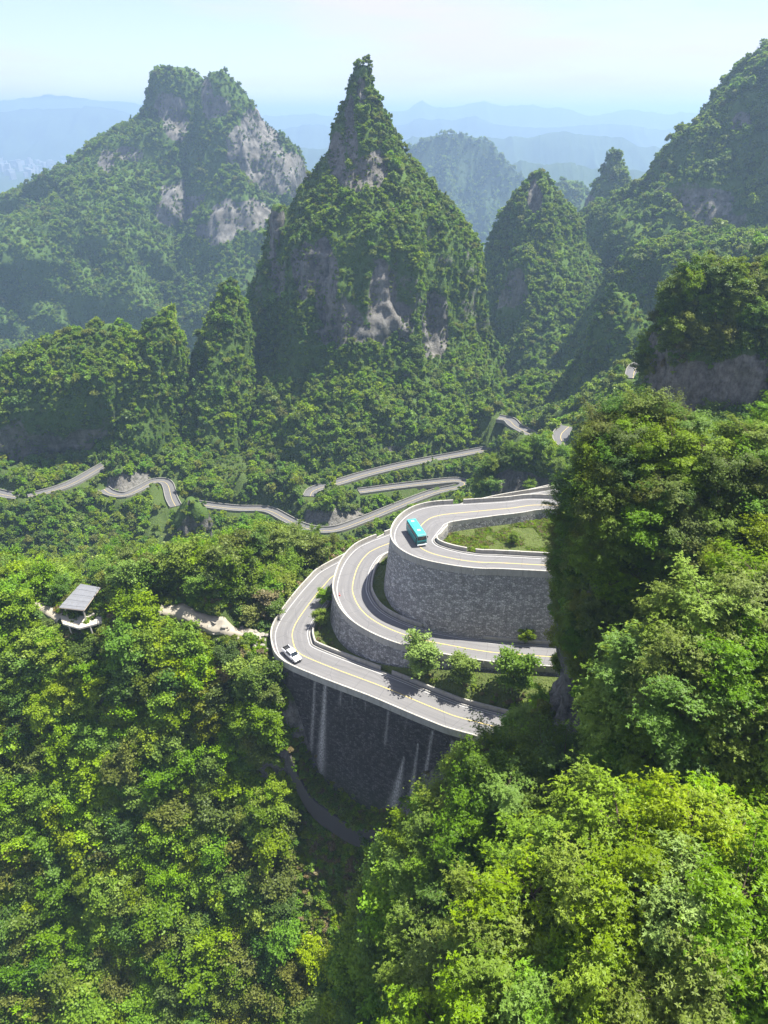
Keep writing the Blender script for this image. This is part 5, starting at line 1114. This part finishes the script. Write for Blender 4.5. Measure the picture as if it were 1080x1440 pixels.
# ------------------------------------------------------------------ undergrowth and grass (cannot be counted)
xx, yy = rng.uniform(-150, 60, 26000), rng.uniform(48, 215, 26000); P = np.stack([xx, yy, ground(xx, yy)], 1); pr = project(P)
dC2, _ = seg_dist(xx, yy, POLY['C']); dP, _ = seg_dist(xx, yy, PATHC); dP2, _ = seg_dist(xx, yy, PATHC2)
k = (pr[:, 0] > -60) & (pr[:, 0] < 900) & (pr[:, 1] < 1500) & ~in_poly(xx, yy, POLY['C']) & (dC2 > 1.4) & (dP > 1.6) & (dP2 > 1.3)
P = P[k]; s = rng.uniform(.45, 1.15, len(P)); b = blocked(P, s*1.0) & (P[:, 1] < 118); P, s = P[~b], s[~b]
scatter('undergrowth', P-[0, 0, .1], s, pick(len(P), dict(shrub_fresh=2, shrub_mid=2.4, shrub_olive=2.4, shrub_dark=1.4, shrub_dry=1.1, shrub_bright=1.6)), 'low mixed undergrowth on the slope below the hut', 'undergrowth', 'undergrowth', .2)
for key, lab in (('cliff', 'on the dark cliff spur'), ('slope_mid', 'in the shaded hollow'), ('slope_right', 'on the sunny bank'), ('slope_near', 'at the foot of the viewpoint'), ('boss', 'on the rocky hill')):
    V, F, rk = MT[key]; P, nn, fr = surf_sample(V, F, rk, .35, thr=.7, margin=60); s = rng.uniform(.4, 1.1, len(P)); k = ~blocked(P, s*1.2); P, s = P[k], s[k]
    scatter('undergrowth', P-[0, 0, .15], s, pick(len(P), dict(shrub_fresh=1.4, shrub_mid=2.6, shrub_olive=2.2, shrub_dark=2.4, shrub_dry=.6)), 'low mixed undergrowth %s' % lab, 'undergrowth', 'undergrowth', .3)
xx, yy = rng.uniform(-40, 25, 14000), rng.uniform(75, 116, 14000); P = np.stack([xx, yy, ground(xx, yy)], 1); pr = project(P); rv = np.exp(-(((pr[:, 0]-462)/85)**2 + ((pr[:, 1]-1270)/130)**2))
P = P[(rng.random(len(P)) < rv*.9) & ~in_poly(xx, yy, POLY['C'])]; s = rng.uniform(.3, .85, len(P))
scatter('undergrowth', P-[0, 0, .1], s, pick(len(P), dict(shrub_fresh=2., shrub_bright=3, shrub_olive=2.4, shrub_dry=1.2)), 'sunlit grass and scrub in the gully under the blackened wall', 'undergrowth', 'undergrowth', .2)
# inside the bends
def inside(key, cut):
    P = POLY[key]; lo, hi = P[:, :2].min(0), P[:, :2].max(0); n = 22000; xx, yy = rng.uniform(lo[0], min(hi[0], 42), n), rng.uniform(lo[1], hi[1], n)
    r = ROADS[key]; inn = off(r['C'], r['n'], r['w']+.5); k = in_poly(xx, yy, inn)
    if cut: k &= ~in_poly(xx, yy, off(ROADS[cut]['C'], ROADS[cut]['n'], -(1.6+.11*16 if cut == 'A' else 1.6)))
    return xx[k], yy[k]
for key, cut, dz, keep, lab in (('A', None, -1.7, .9, 'inside the upper bend'), ('B', 'A', 0, .5, 'at the foot of the tall pale wall'), ('C', 'B', 0, .55, 'of the planted strip between the lower and middle roads')):
    xx, yy = inside(key, cut); m = rng.random(len(xx)) < keep; xx, yy = xx[m], yy[m]; P = np.stack([xx, yy, ROADS[key]['C'][np.hypot(xx[:, None]-ROADS[key]['C'][None, :, 0], yy[:, None]-ROADS[key]['C'][None, :, 1]).argmin(1), 2]+dz-.1], 1)
    if key == 'C':
        A_ = np.stack(BANK, 0).reshape(-1, 3); dd_ = np.hypot(P[:, None, 0]-A_[None, :, 0], P[:, None, 1]-A_[None, :, 1]); P[:, 2] = np.where(dd_.min(1) < 1.2, A_[dd_.argmin(1), 2]-.05, P[:, 2])
    far_ = np.clip((fbm(P/4., 3, 2)-.35)*3, .2, 1); s = rng.uniform(.15, .45, len(P))*far_*(1.25 if key == 'C' else 1)
    scatter('grass', P, s, pick(len(P), dict(shrub_fresh=1.5, shrub_olive=2.6, shrub_dry=1.5, shrub_bright=2.2)), 'rough grass and low plants %s' % lab, 'grass', 'grass inside the bends', .2)
if BERM is not None:
    a, b = BERM; n = 900; i = rng.integers(0, len(a), n); t = rng.random(n)[:, None]; P = a[i]*(1-t)+b[i]*t+rng.normal(0, .25, (n, 3))*[1, 1, 0]; s = rng.uniform(.2, .6, n)
    scatter('grass', P-[0, 0, .1], s, pick(n, dict(shrub_fresh=1, shrub_olive=2.4, shrub_mid=2, shrub_dry=.6)), 'weeds on the ledge at the foot of the blackened wall', 'grass', 'grass inside the bends', .2)
print('trees', len(CAND), 'solo', len(solo))
# ------------------------------------------------------------------ haze
zt = 140.
hb = bmesh.new(); box(hb, (0, 12500, (zt-760)/2), (40000, 29000, zt+760))
hm, hnt, ho = new_mat('pale_air'); pv = hnt.nodes.new('ShaderNodeVolumePrincipled')
pv.inputs['Color'].default_value = (.40, .565, .79, 1); pv.inputs['Density'].default_value = HAZE_DENSITY; pv.inputs['Anisotropy'].default_value = .25
hnt.links.new(pv.outputs[0], ho.inputs['Volume'])
hz = bm_obj('haze', hb, hm); tag(hz, 'pale blue air between the mountains', 'haze', kind='stuff')
